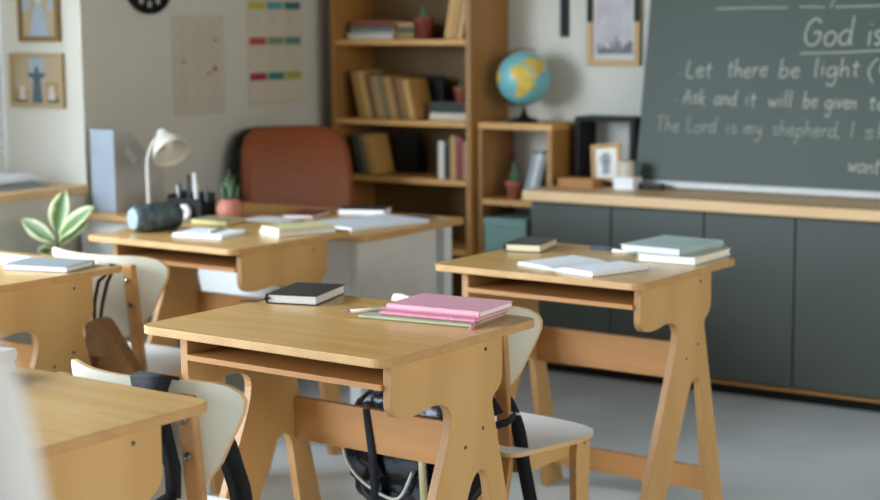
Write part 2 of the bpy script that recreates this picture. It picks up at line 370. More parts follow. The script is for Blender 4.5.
# continents as thin raised caps on the ball (lon/lat outlines, simplified), turned so the Africa side faces the room
land = {'north africa and south africa': [(-17,15),(-16,28),(-6,36),(10,37),(20,32),(32,31),(36,22),(43,12),(51,12),(44,0),(40,-10),(35,-22),(28,-33),(18,-34),(13,-20),(12,-5),(8,4),(-8,5)],
 'europe': [(-9,38),(-8,43),(0,44),(-4,49),(8,55),(6,62),(20,70),(40,67),(58,68),(60,50),(48,44),(38,40),(28,38),(22,37),(16,40),(5,43)],
 'asia': [(60,50),(60,68),(90,70),(100,60),(88,50),(75,42),(60,38),(50,25),(44,16),(35,30),(38,40),(48,44)],
 'south america': [(-80,0),(-70,12),(-50,3),(-35,-7),(-40,-22),(-55,-35),(-68,-52),(-73,-40),(-70,-18)],
 'north america': [(-160,60),(-125,70),(-90,72),(-60,52),(-75,40),(-82,28),(-97,26),(-85,14),(-105,20),(-122,36),(-135,58)]}
m = M()
from mathutils.geometry import tessellate_polygon
for nm, pts in land.items():
    den = []
    for i in range(len(pts)):
        a, b2 = pts[i], pts[(i+1) % len(pts)]
        for k in range(3): den.append((a[0]+(b2[0]-a[0])*k/3, a[1]+(b2[1]-a[1])*k/3))
    def sph(lo, la, r_):
        lo = math.radians(lo-62-20); la = math.radians(la); return T @ Vector((r_*math.cos(la)*math.cos(lo), r_*math.cos(la)*math.sin(lo), r_*math.sin(la)))
    # grid fill: small quads whose centre is inside the outline
    def inside(x, y):
        c = False; n = len(pts)
        for i in range(n):
            x1, y1 = pts[i]; x2, y2 = pts[(i+1) % n]
            if (y1 > y) != (y2 > y) and x < (x2-x1)*(y-y1)/(y2-y1)+x1: c = not c
        return c
    st = 3
    for lo in range(-165, 165, st):
        for la in range(-57, 78, st):
            if inside(lo+st/2, la+st/2):
                m._new([sph(lo, la, rr+.0006), sph(lo+st, la, rr+.0006), sph(lo+st, la+st, rr+.0006), sph(lo, la+st, rr+.0006)], [(0,1,2,3)], 0, True)
land_m = mat('globe_land', '#dcbf55', .4, .2, 30, col2='#c8a94a')
cont = m.build('continents', land_m, ball)
m = M(); arc = []
for k in range(21):
    a = -PI/2 - .05 + (PI+.1)*k/20; arc.append(T @ Vector((-(rr+.012)*math.cos(a), 0, (rr+.012)*math.sin(a))))
m.ribbon(arc, .010, .003, side=(0, 1, 0)); m.tube([gc + (T.to_3x3() @ Vector((0, 0, -rr-.014))), gc + (T.to_3x3() @ Vector((0, 0, -rr)))], .004)
m.tube([(0, 0, .05), (0.0, 0, .075), gc + (T.to_3x3() @ Vector((-.02, 0, -rr-.012)))], .006)
m.build('meridian_arm', BLACK, gl)

# ---- things in the bookcase
def Z(i): return shz[i]+.0123
YB = 5.875
# top visible shelf: lying stack
stack = [(.028, '#d9d6cb', 'white lying book at the bottom of the stack on the upper shelf'), (.018, '#8d9189', 'grey lying book second from the bottom of the upper shelf stack'),
         (.015, '#5f6a66', 'thin dark grey lying book in the middle of the upper shelf stack'), (.022, '#8f4338', 'red lying book on top of the stack on the upper shelf')]
z = Z(4)
for k, (t, c, lab) in enumerate(stack):
    book('book', lab, 'book', C_(c), .17, .25 - .01*k, t, (-4.335 + .012*(k % 2), 5.99, z), rz=PI/2+.02*k, pages=DKPAPER, group='lying books on the upper bookcase shelf'); z += t + .0004
z = Z(4)
for k, (t, c, lab) in enumerate([(.03, '#a08a5c', 'tan lying book at the bottom of the short pile beside the small cactus'), (.024, '#5b5a4a', 'dark olive lying book in the short pile beside the small cactus'), (.02, '#b99a63', 'yellowish lying book on top of the short pile beside the small cactus')]):
    book('book', lab, 'book', C_(c), .15, .09, t, (-4.152, 6.0, z), rz=PI/2, pages=DKPAPER, group='short pile beside the upper cactus'); z += t + .0004
def cactus_pot(label, loc, r, h, potc, plant='spiky', group=None, ph=.07, round_=False):
    p = thing('potted_cactus', label, 'potted plant', loc, group=group)
    pr = [(0, 0), (r*.72, 0), (r*.98, h*.8), (r*1.06, h*.8), (r*1.08, h), (r*.95, h), (r*.9, h*.85), (0, h*.85)]
    if round_: pr = [(0, 0), (r*.7, 0), (r*1.0, h*.3), (r*1.05, h*.55), (r*.85, h*.9), (r*.7, h), (r*.62, h), (r*.6, h*.85), (0, h*.85)]
    M().lathe(pr, 24).build('pot', potc, p)
    m = M(); n = 9
    if plant == 'spiky':
        for k in range(n):
            a = k*2.4; rr_ = r*.45*(k/n); hh = ph*(1-.5*k/n); tx = math.cos(a)*(rr_+.3*hh*k/n); ty = math.sin(a)*(rr_+.3*hh*k/n)
            m.tube([(math.cos(a)*rr_, math.sin(a)*rr_, h*.8), ((math.cos(a)*rr_+tx)/2, (math.sin(a)*rr_+ty)/2, h*.85+hh*.5), (tx, ty, h*.85+hh)], [r*.2, r*.22, r*.03], 6)
    else:
        for dx, hh, rr_ in ((0, ph, r*.35), (.4*r, ph*.6, r*.25), (-.45*r, ph*.5, r*.25)):
            m.lathe([(0, h*.8), (rr_, h*.85), (rr_*1.05, h*.85+hh*.5), (rr_*.8, h*.85+hh*.88), (0, h*.85+hh)], 12, mx=Matrix.Translation((dx, 0, 0)))
    m.build('plant', C_('#4c6647', .7) if plant != 'pale' else C_('#7f9a7a', .7), p); return p
TERRA = mat('terracotta', '#a85f48', .8, .05)
cactus_pot('small dark cactus in terracotta pot on the upper bookcase shelf', (-4.055, 5.93, Z(4)), .042, .10, mat('terracotta_dark', '#8a4638', .8, .05), 'col', 'small potted plants', .06)
for k, (t, c, lab) in enumerate([(.034, '#c79b5a', 'leftmost of the three tan books leaning right on the upper shelf'), (.034, '#b98d50', 'middle of the three tan books leaning on the upper shelf'), (.03, '#caa368', 'rightmost of the three tan books leaning on the upper shelf')]):
    standing('book', lab, C_(c), t*.88, .16, .19, -3.884 + k*.0315, YB, Z(4), lean=.19, pages=DKPAPER, group='tan books leaning on the upper shelf')
# second visible shelf: nine books leaning left
cols = ['#96703a', '#b8944f', '#6e4f24', '#93794a', '#6f6340', '#ae7f40', '#5f4822', '#85602c', '#bd9352']
ordn = ['first', 'second', 'third', 'fourth', 'fifth', 'sixth', 'seventh', 'eighth', 'ninth']
wds = ['brown', 'pale tan', 'dark brown', 'khaki', 'olive', 'golden tan', 'dark olive', 'chestnut', 'light golden']
x = -4.375; ln = -.235
for k in range(9):
    t = (.036, .032, .03, .04, .03, .034, .026, .034, .03)[k]
    standing('book', '%s book, %s from the left in the row leaning left' % (wds[k], ordn[k]), C_(cols[k]), t, .15, (.215, .215, .205, .195, .195, .19, .18, .185, .18)[k], x, YB, Z(3), lean=ln, pages=DKPAPER, group='books leaning left on the middle shelf')
    x += t/math.cos(ln) + .001
be = thing('book_file', 'black magazine file standing behind the leaning tan books', 'file holder', (-4.10, 6.04, Z(3)))
M().prism(roundpoly([(0, 0, 0), (.07, 0, 0), (.07, .10, .02), (0, .2, .02)]), 'x', -.07, .07).build('holder', [BLACK, BLACK], be)
z = Z(3)
for k, (t, c, lab) in enumerate([(.033, '#cfc9b6', 'cream lying book at the bottom of the pile under the little cactus'), (.026, '#2f3a33', 'dark green lying book in the middle of the pile under the little cactus'), (.02, '#3b3d3c', 'black lying book with pale spine lettering on top of the pile')]):
    bk = book('book', lab, 'book', C_(c), .15, .215, t, (-3.905, 5.98, z), rz=PI/2, group='lying books on the middle shelf')
    z += t + .0004
cactus_pot('tiny cactus in a terracotta pot on the lying books', (-3.855, 5.93, z), .034, .065, TERRA, 'col', 'small potted plants', .035)
# third shelf
x = -4.385
for k, (t, c, lab) in enumerate([(.03, '#3c3f3a', 'leftmost dark book leaning left on the lower bookcase shelf'), (.03, '#6d6a55', 'grey green book leaning on the lower bookcase shelf'), (.03, '#c09553', 'tan book leaning left on the lower bookcase shelf')]):
    standing('book', lab, C_(c), t, .15, (.185, .185, .18)[k], x, YB, Z(2), lean=-.22, pages=DKPAPER, group='leaning books on the lower shelf'); x += t/math.cos(.22)+.001
be = thing('book_file', 'black magazine file behind the leaning books on the lower shelf', 'file holder', (-4.235, 6.04, Z(2)))
M().prism(roundpoly([(0, 0, 0), (.07, 0, 0), (.07, .10, .02), (0, .2, .02)]), 'x', -.06, .06).build('holder', [BLACK, BLACK], be)
x = -3.948
for k, (t, c, h_, lab) in enumerate([(.030, '#d7d4c8', .165, 'white upright book on the lower bookcase shelf'), (.028, '#24262a', .155, 'black upright book beside the white one'), (.03, '#b7945c', .188, 'tan upright book left of the red one'), (.032, '#8c3a34', .188, 'red upright book near the right end of the lower shelf'), (.022, '#a98a6a', .17, 'brown upright book against the right side panel')]):
    standing('book', lab, C_(c), t, .15, h_, x, YB, Z(2), pages=PAPER, group='upright books on the lower shelf'); x += t+.002

# ---- in the cube shelf
cactus_pot('columnar cactus in a terracotta pot in the cube shelf', (-3.600, 5.95, .6925), .038, .075, mat('terracotta_b', '#b56a50', .8, .05), 'col', 'small potted plants', .10)
x = -3.435
for k, (c, lab) in enumerate([('#8e9596', 'grey folder leaning right in the cube shelf'), ('#c9ccca', 'white folder leaning in the middle of the cube shelf group'), ('#7d8688', 'rightmost blue grey folder leaning in the cube shelf')]):
    standing('folder', lab, C_(c), .022, .17, .21, -3.514 + k*.0245, 5.9, .6925, lean=.27, group='folders in the cube shelf', cat='folder')
bxo = thing('storage_box', 'teal storage box with a lid in the bottom of the cube shelf', 'box', (-3.615, 5.99, .4525))
tl = C_('#7fa39c', .7)
M().box(-.105, .105, -.1, .1, 0, .12).build('box_body', tl, bxo, bev=.003); M().box(-.108, .108, -.103, .103, .121, .158).build('lid', tl, bxo, bev=.003)

# ---- black square frame shelf on the worktop, and the things in it
ZW = .7672
bs = thing('open_display_box', 'black square open frame standing on the worktop left of the chalkboard', 'display frame', (-3.192, 6.03, ZW))
M().box(-.142, -.118, -.03, .115, 0, .285).build('side_panel', BLACK, bs); M().box(.118, .142, -.03, .115, 0, .285).build('side_panel', BLACK, bs)
M().box(-.1175, .1175, -.03, .115, .267, .285).build('top_panel', BLACK, bs); M().box(-.1175, .1175, -.03, .115, 0, .012).build('bottom_panel', BLACK, bs)
wb = thing('wooden_box', 'flat wooden box lying on the worktop in front of the black frame', 'box', (-3.24, 5.885, ZW), rz=-.04)
M().box(-.085, .085, -.045, .045, 0, .024).build('base', C_('#a8743c'), wb, bev=.002); M().box(-.085, .085, -.045, .045, .0245, .036).build('lid', C_('#b5803f'), wb, bev=.002)
pf = thing('photo_frame', 'small tilted wooden photo frame in front of the black open frame', 'picture frame', (-3.125, 5.93, ZW+.012), rot=(-.12, -.12, 0))
pf.location = (-3.135, 5.90, ZW+.034)
wd = C_('#b98f55')
m = M()
m.box(-.062, .062, 0, .012, 0, .016); m.box(-.062, .062, 0, .012, .129, .145); m.box(-.062, -.046, 0, .012, .016, .129); m.box(.046, .062, 0, .012, .016, .129)
m.build('frame', wd, pf, bev=.001)
m = M(); m.box(-.046, .046, .006, .010, .016, .129); m.box(-.018, .012, .0045, .0058, .03, .11, 1); m.box(-.03, .02, .0045, .0056, .07, .1, 2)
m.build('picture', [PAPER, C_('#8b98a5'), C_('#b9bec2')], pf)
cn = thing('candle', 'pale beige pillar candle on the white box', 'candle', (-3.035, 5.90, ZW+.0495))
M().lathe([(0, 0), (.033, 0), (.034, .003), (.034, .062), (.03, .066), (.012, .062), (0, .062)], 24).build('wax', C_('#c9c0ac', .6), cn)
M().tube([(0, 0, .06), (.001, 0, .072)], .001, 5).build('wick', BLACK, cn)
wbx = thing('white_box', 'small white box on the worktop under the candle', 'box', (-3.03, 5.90, ZW))
M().box(-.045, .045, -.04, .04, 0, .033).build('box_body', PAPERB, wbx, bev=.002); M().box(-.046, .046, -.041, .041, .0335, .049).build('lid', PAPERB, wbx, bev=.002)
pf.location = (-3.145, 5.935, ZW+.018); pf.scale = (1.12, 1, 1.12)
er = thing('board_eraser', 'dark eraser lying on the worktop at the foot of the chalkboard', 'eraser', (-2.93, 5.925, ZW), rz=.1)
M().box(-.05, .05, -.02, .02, 0, .012).build('felt', BLACK, er); M().box(-.05, .05, -.02, .02, .0122, .026).build('grip', C_('#2d352f'), er, bev=.003)

# ---- wall things on the back wall
cr = thing('wall_cross', 'plain black wooden cross on the wall above the globe', 'cross', (-3.471, BW-.011, 1.385))
M().box(-.019, .019, 0, .01, 0, .36).build('upright', BLACK, cr); M().box(-.11, .11, 0, .01, .361, .399).build('crossbar', BLACK, cr); M().box(-.019, .019, 0, .01, .4, .47).build('top', BLACK, cr)
fr = thing('picture_frame', 'wooden framed picture with black corner pieces left of the chalkboard', 'picture frame', (-3.228, BW-.02, 1.263)); a = .124
m = M(); m.box(-a, a, 0, .018, 0, .024); m.box(-a, a, 0, .018, .336, .36); m.box(-a, -a+.024, 0, .018, .024, .336); m.box(a-.024, a, 0, .018, .024, .336)
m.build('frame', C_('#b8935c'), fr, bev=.001)
for xx in (-a-.001, a-.025): M().box(xx, xx+.026, -.002, .0, .185, .361).build('black_corner', BLACK, fr)
m = M(); m.box(-.1, .1, .008, .015, .024, .336); m.box(-.085, .085, .0075, .0079, .05, .31, 1)
for k in range(16):
    xx = -.08 + k*.0105; hh = random.uniform(.02, .06); m.box(xx, xx+.011, .0068, .0074, .05, .05+hh, 2 if k % 2 else 3)
m.prism([(-.004, .06), (.028, .06), (.014, .13), (.011, .13)], 'y', .0060, .0066, 3, 3)
m.build('picture', [C_('#bdbcba'), mat('print_sky', '#b6b3b3', .6, .05, 12, col2='#a39da0'), C_('#4c5055'), C_('#6d6c6c')], fr)

# ---- wall things on the left wall (facing +X)
cl = thing('wall_clock', 'round black wall clock with white numerals on the left wall', 'clock', (LX+.001, 4.785, 1.625), rot=(0, 0, 0))
Rm = Matrix.Rotation(PI/2, 4, 'Y')
M().lathe([(0, 0), (.135, 0), (.135, .022), (.128, .03), (.12, .028), (.12, .012), (0, .012)], 40, mx=Rm).build('clock_case', BLACK, cl)
m = M()
for k in range(12):
    a = k*PI/6; c = Matrix.Translation((.0135, -math.sin(a)*.095, math.cos(a)*.095)) @ Matrix.Rotation(0, 4, 'X')
    m.box(0, .001, -.009, -.004, -.012, .012, mx=c); m.box(0, .001, .003, .008, -.012, .012, mx=c)
m.build('numerals', PAPER, cl)
m = M(); m.box(.014, .0155, -.003, .003, 0, .07, mx=Matrix.Rotation(.9, 4, 'X')); m.box(.016, .0175, -.004, .004, 0, .05, mx=Matrix.Rotation(-1.2, 4, 'X')); m.build('hands', PAPER, cl)
# year calendar
cal = M(); cal.box(LX+.001, LX+.0022, 4.92, 5.24, 1.072, 1.487, 0)
for r_ in range(4):
    for c_ in range(3):
        y0 = 4.945 + c_*.095; z0 = 1.10 + r_*.092
        cal.box(LX+.0022, LX+.0026, y0+.02, y0+.05, z0+.066, z0+.072, 1)
        for q in range(5):
            for p_ in range(6): cal.box(LX+.0022, LX+.0026, y0+p_*.012, y0+p_*.012+.006, z0+q*.012, z0+q*.012+.004, 1)
for (yy, zz, s_) in ((5.185, 1.385, .02), (4.985, 1.297, .018), (5.14, 1.245, .02), (5.18, 1.27, .014), (5.18, 1.262, .03)):
    cal.box(LX+.0026, LX+.003, yy-s_/2, yy+s_/2, zz-.008, zz+.006, 2)
tag(cal.build('wall_calendar', [mat('calendar_paper', '#c4bcae', .9, .02), mat('calendar_ink', '#aca599', .9, .02), C_('#b3695c')]), 'faded yearly wall calendar sheet with red marks beside the clock', 'calendar')
# week planner
pl = M(); pl.box(LX+.001, LX+.0022, 5.392, 5.775, 1.093, 1.56, 0)
hc = {(2,0): '#b3b04a', (2,1): '#5c99a3', (2,2): '#2f706c', (1,0): '#b3503f', (1,1): '#7d9464', (1,2): '#5f8578', (0,0): '#a2304c', (0,1): '#35806f', (0,2): '#a2a344'}
pm = [mat('planner_paper', '#ccc4b1', .9, .02), C_('#a9a390', .9)]; pi = 2
for (r_, c_), hx in hc.items():
    y0 = 5.405 + c_*.122; z1 = 1.238 + r_*.155
    pm.append(C_(hx, .8)); pl.box(LX+.0022, LX+.0028, y0, y0+.112, z1-.034, z1, pi); pi += 1
    pl.box(LX+.0022, LX+.0026, y0-.005, y0-.003, z1-.13, z1-.024, 1)
    for q in range(5):
        if r_ > 0: pl.box(LX+.0022, LX+.0026, y0+.012, y0+random.uniform(.05, .1), z1-.045-q*.015, z1-.042-q*.015, 1)
    pl.box(LX+.0022, LX+.0026, y0-.005, y0+.117, z1-.132, z1-.1295, 1)
tag(pl.build('wall_planner', pm), 'weekly planner poster with coloured header strips left of the bookcase', 'poster')
# icon pictures on the reveal
ic = [C_('#a8977c'), C_('#a07f5e'), C_('#98a8b5'), C_('#465a64'), C_('#bdb9ae'), C_('#5e5a4e')]
f1 = thing('picture_frame', 'upper gilt framed religious picture of a pale blue robed figure', 'picture frame', (-4.838, RY-.021, 1.385)); a = .112
m = M(); m.box(-a, a, 0, .02, 0, .02); m.box(-a, a, 0, .02, .25, .27); m.box(-a, -a+.018, 0, .02, .02, .25); m.box(a-.018, a, 0, .02, .02, .25); m.build('frame', C_('#7d6030'), f1, bev=.001)
m = M(); m.box(-.094, .094, .01, .018, .02, .25, 0); m.box(-.094, -.05, .0095, .0099, .12, .25, 2); m.box(.05, .094, .0095, .0099, .12, .25, 2)
m.prism(roundpoly([(-.055, .02, 0), (.055, .02, 0), (.02, .15, .02), (-.02, .15, .02)]), 'y', .0085, .0094, 2, 2)
m.prism([(.022*math.cos(t*PI/6), .17+.024*math.sin(t*PI/6)) for t in range(12)], 'y', .0082, .0094, 4, 4)
m.box(-.094, .094, .0096, .0099, .20, .25, 1); m.build('picture', ic, f1)
f2 = thing('picture_frame', 'lower pale framed religious picture of a dark standing figure', 'picture frame', (-4.862, RY-.021, 1.128)); a = .148
m = M(); m.box(-a, a, 0, .02, 0, .018); m.box(-a, a, 0, .02, .195, .212); m.box(-a, -a+.016, 0, .02, .018, .195); m.box(a-.016, a, 0, .02, .018, .195); m.build('frame', C_('#a8946c'), f2, bev=.001)
m = M(); m.box(-.132, .132, .01, .018, .018, .195, 0); m.box(-.04, .04, .0095, .0099, .10, .195, 2); m.box(-.132, -.05, .0095, .0099, .018, .07, 1); m.box(.05, .132, .0095, .0099, .018, .10, 1)
m.prism(roundpoly([(-.030, .018, 0), (.030, .018, 0), (.018, .11, .01), (.050, .125, .006), (.048, .135, .004), (.012, .135, .01), (.010, .16, .008), (-.010, .16, .008), (-.012, .135, .01), (-.048, .135, .004), (-.050, .125, .006), (-.018, .11, .01)]), 'y', .0085, .0094, 3, 3)
for xx in (-.085, .08): m.prism(roundpoly([(xx-.02, .03, 0), (xx+.02, .03, 0), (xx+.012, .085, .01), (xx-.012, .085, .01)]), 'y', .0085, .0094, 4, 4)
m.box(-.12, -.06, .0092, .0096, .018, .035, 5); m.box(.06, .12, .0092, .0096, .018, .04, 5); m.build('picture', ic, f2)
# folded cloth on sill
fc = thing('folded_cloth', 'grey blue folded cloth lying on the window sill', 'cloth', (-4.83, 4.10, .8335))
for k, c in ((0, '#9fb0bb'), (1, '#dfe4e8')):
    z0 = k*.024
    M().grid(lambda u, v: ((.5-v)*.24, (u-.5)*.44, z0+.022*min(1, 6*min(u, 1-u))*(1+.15*math.sin(9*u))*(1 if .02 < v < .98 else .1)), 20, 8).build('cloth_layer', C_(c, .9), fc, solid=.003)

# ================================================================ TEACHER DESK
TY = 4.32
td = thing('teacher_desk', 'long teacher desk with pale wood top and white panels in front of the armchair', 'desk', (-3.9, TY+.31, 0))
M().prism(rrect(-.70, .70, -.31, .31, .02), 'z', .713, .735).build('tabletop', [PLY_TOP, EZ], td, bev=.0015)
wp = C_('#dcdedf', .5); 
M().box(-.655, .625, -.27, -.245, .36, .712).build('front_panel', wp, td, bev=.001)
M().box(.626, .650, -.285, .19, .45, .712).build('side_panel', C_('#d5d3cd', .5), td, bev=.001)  # right panel is white too, its side shade put into the colour
M().box(-.680, -.656, -.285, .19, .45, .712).build('side_panel', wp, td, bev=.001)
for sx in (-1, 1):
    for y in (-.265, .265): M().box(min(sx*.602, sx*.652), max(sx*.602, sx*.652), y-.024+(.05 if y<0 else 0), y+.024+(.05 if y<0 else 0), 0, .712).build('leg', wp, td, bev=.002) if y > 0 else M().box(min(sx*.575, sx*.624), max(sx*.575, sx*.624), -.2435, -.20, 0, .712).build('leg', wp, td, bev=.002)

# armchair
ac = thing('armchair', 'brown leather swivel armchair with black shell behind the teacher desk', 'armchair', (-4.225, 5.28, 0), rz=.92); ac.scale = (.90, 1, .985)
LEA = mat('brown_leather', '#8a4519', .5, .04, 40, bump=.15, col2='#803e15')
def backr(z, hwid, th, y): return z, hwid, th, y
rows = [(.50, .20, .05, .16), (.56, .255, .06, .165), (.68, .27, .065, .18), (.82, .272, .065, .20), (.93, .262, .06, .225), (.99, .235, .05, .24), (1.02, .19, .035, .247), (1.03, .12, .02, .25)]
def shell(off, grow):
    m = M(); n = 24; v = []; fs = []
    for z, hh, th, y in rows:
        for k in range(n):
            a = 2*PI*k/n; ca, sa = math.cos(a), math.sin(a)
            px = (hh+grow)*math.copysign(abs(ca)**.45, ca); py = y + off + (th+grow)*math.copysign(abs(sa)**.6, sa)/1.0 - .10*(px/.27)**2*.4
            v.append((px, py, z + (grow if z > 1 else 0)))
    for i in range(len(rows)-1):
        for k in range(n): fs.append((i*n+k, i*n+(k+1) % n, (i+1)*n+(k+1) % n, (i+1)*n+k))
    fs.append(tuple(range(n))[::-1]); fs.append(tuple(range((len(rows)-1)*n, len(rows)*n)))
    m._new(v, fs, 0, True); return m
shell(-.03, 0).build('backrest', LEA, ac); shell(.028, .0).build('back_shell', BLACK, ac, loc=(-.03, 0, -.004))
M().prism(rrect(-.26, .26, -.27, .17, .07), 'z', .42, .51, 0, 0).build('seat', LEA, ac, bev=.03)
M().tube([(0, 0, .10), (0, 0, .42)], .028, 14).build('gas_column', BLACK, ac)
for k in range(5):
    a = k*2*PI/5 + .3; lg = M().tube([(0, 0, .11), (.13*math.cos(a), .13*math.sin(a), .095), (.27*math.cos(a), .27*math.sin(a), .065)], [.026, .022, .016], 8).build('base_leg', BLACK, ac)
    M().lathe([(0, -.012), (.028, -.012), (.028, .012), (0, .012)], 14, mx=Matrix.Translation((.27*math.cos(a), .27*math.sin(a), .0285)) @ Matrix.Rotation(PI/2, 4, 'X')).build('caster', BLACK, lg)
for s_ in (-1, 1):
    M().tube([(s_*.27, -.02, .47), (s_*.31, -.05, .52), (s_*.31, -.12, .66), (s_*.31, .08, .66), (s_*.275, .13, .60)], .014, 8).build('armrest', BLACK, ac)

# ================================================================ STUDENT DESKS
DR = -.039; DWD, DD, DH = .70, .585, .76
def mk_desk():
    t = thing('student_desk', 'x', 'desk')
    w2, d2 = DWD/2, DD/2
    M().prism(rrect(-w2, w2, -d2, d2, .035, 6), 'z', DH-.019, DH).build('tabletop', [PLY_TOP, EZ], t, bev=.0015)
    y0 = -d2
    def panel():
        A = [(y0+.075, .7405, 0), (y0+.075, .635, .012), (y0+.092, .614, .02), (y0+.15, .607, .04), (y0+.235, .620, .03), (y0+.288, .600, .035),
             (y0+.285, .545, .05), (y0+.050, .0, .0), (y0+.175, .0, 0), (y0+.375, .435, .045), (y0+.425, .435, .045), (y0+.500, .0, 0), (y0+.597, .0, 0), (y0+.445, .595, .02),
             (y0+.478, .612, .012), (y0+.489, .635, .012), (y0+.489, .7405, 0)]
        return roundpoly(A, 4)
    for s_ in (-1, 1):
        x1 = s_*(w2-.04) if s_ > 0 else -(w2-.058); x0 = s_*(w2-.062) if s_ > 0 else -(w2-.080)
        p = M().prism(panel(), 'x', min(x0, x1), max(x0, x1)).build('side_panel', [PLY, EX], t, bev=.0012)
    a = w2-.0625; c = w2-.0805
    b1 = M(); b1.box(-c, a, y0+.068, y0+.44, .676, .689); b1.build('under_shelf', [PLY_SHADE], t, bev=.001)
    M().box(-c, a, y0+.441, y0+.455, .676, .7405).build('back_rail', PLY_SHADE, t, bev=.001)
    M().box(-c, a, y0+.440, y0+.458, .413, .520).build('stretcher', PLY_SHADE, t, bev=.0012)
    M().box(-c, a, y0+.515, y0+.533, .07, .14).build('foot_rail', PLY_SHADE, t, bev=.0012)
    for s_ in (-1, 1):
        for yy, zz in ((.42, .71), (.34, .50), (.41, .53)):
            m = M(); m.lathe([(0, 0), (.0045, 0), (.0045, .0015), (0, .002)], 10, mx=Matrix.Translation((w2-.0398 if s_ > 0 else -(w2-.0578), y0+yy, zz)) @ Matrix.Rotation(s_*PI/2, 4, 'Y'))
            m.build('screw', STEEL, t)
    return t
desk0 = mk_desk()
def desk_center(x, y, back=False):   # from front-right (or back-right) corner
    c, s_ = math.cos(DR), math.sin(DR); lx, ly = -DWD/2, (-DD/2 if back else DD/2)
    return (x + c*lx - s_*ly, y + s_*lx + c*ly, 0)
DPOS = {'A': desk_center(-1.882, 2.5895), 'C': desk_center(-1.868, 3.735), 'D': desk_center(-3.222, 3.69), 'L': desk_center(-3.289, 3.292, True), 'N': desk_center(-1.930, 2.141, True)}
DLAB = {'A': 'birch plywood student desk in the centre with pink notebooks on it', 'C': 'birch plywood student desk at right with an open notebook before the grey cabinets',
        'D': 'birch plywood student desk carrying a pencil case, directly before the teacher desk', 'L': 'birch plywood student desk at the left edge with one grey book on top',
        'N': 'birch plywood student desk in the bottom left foreground, corner towards the centre'}
for k, p in DPOS.items():
    if k == 'A': o = desk0; o.location = p; o.rotation_euler = (0, 0, DR); o['label'] = DLAB[k]
    else: o = dup(desk0, DLAB[k], p, DR)
    o['group'] = 'birch plywood student desks'
    o.scale.x = {'A': 1.02, 'C': .97, 'D': .96}.get(k, 1)

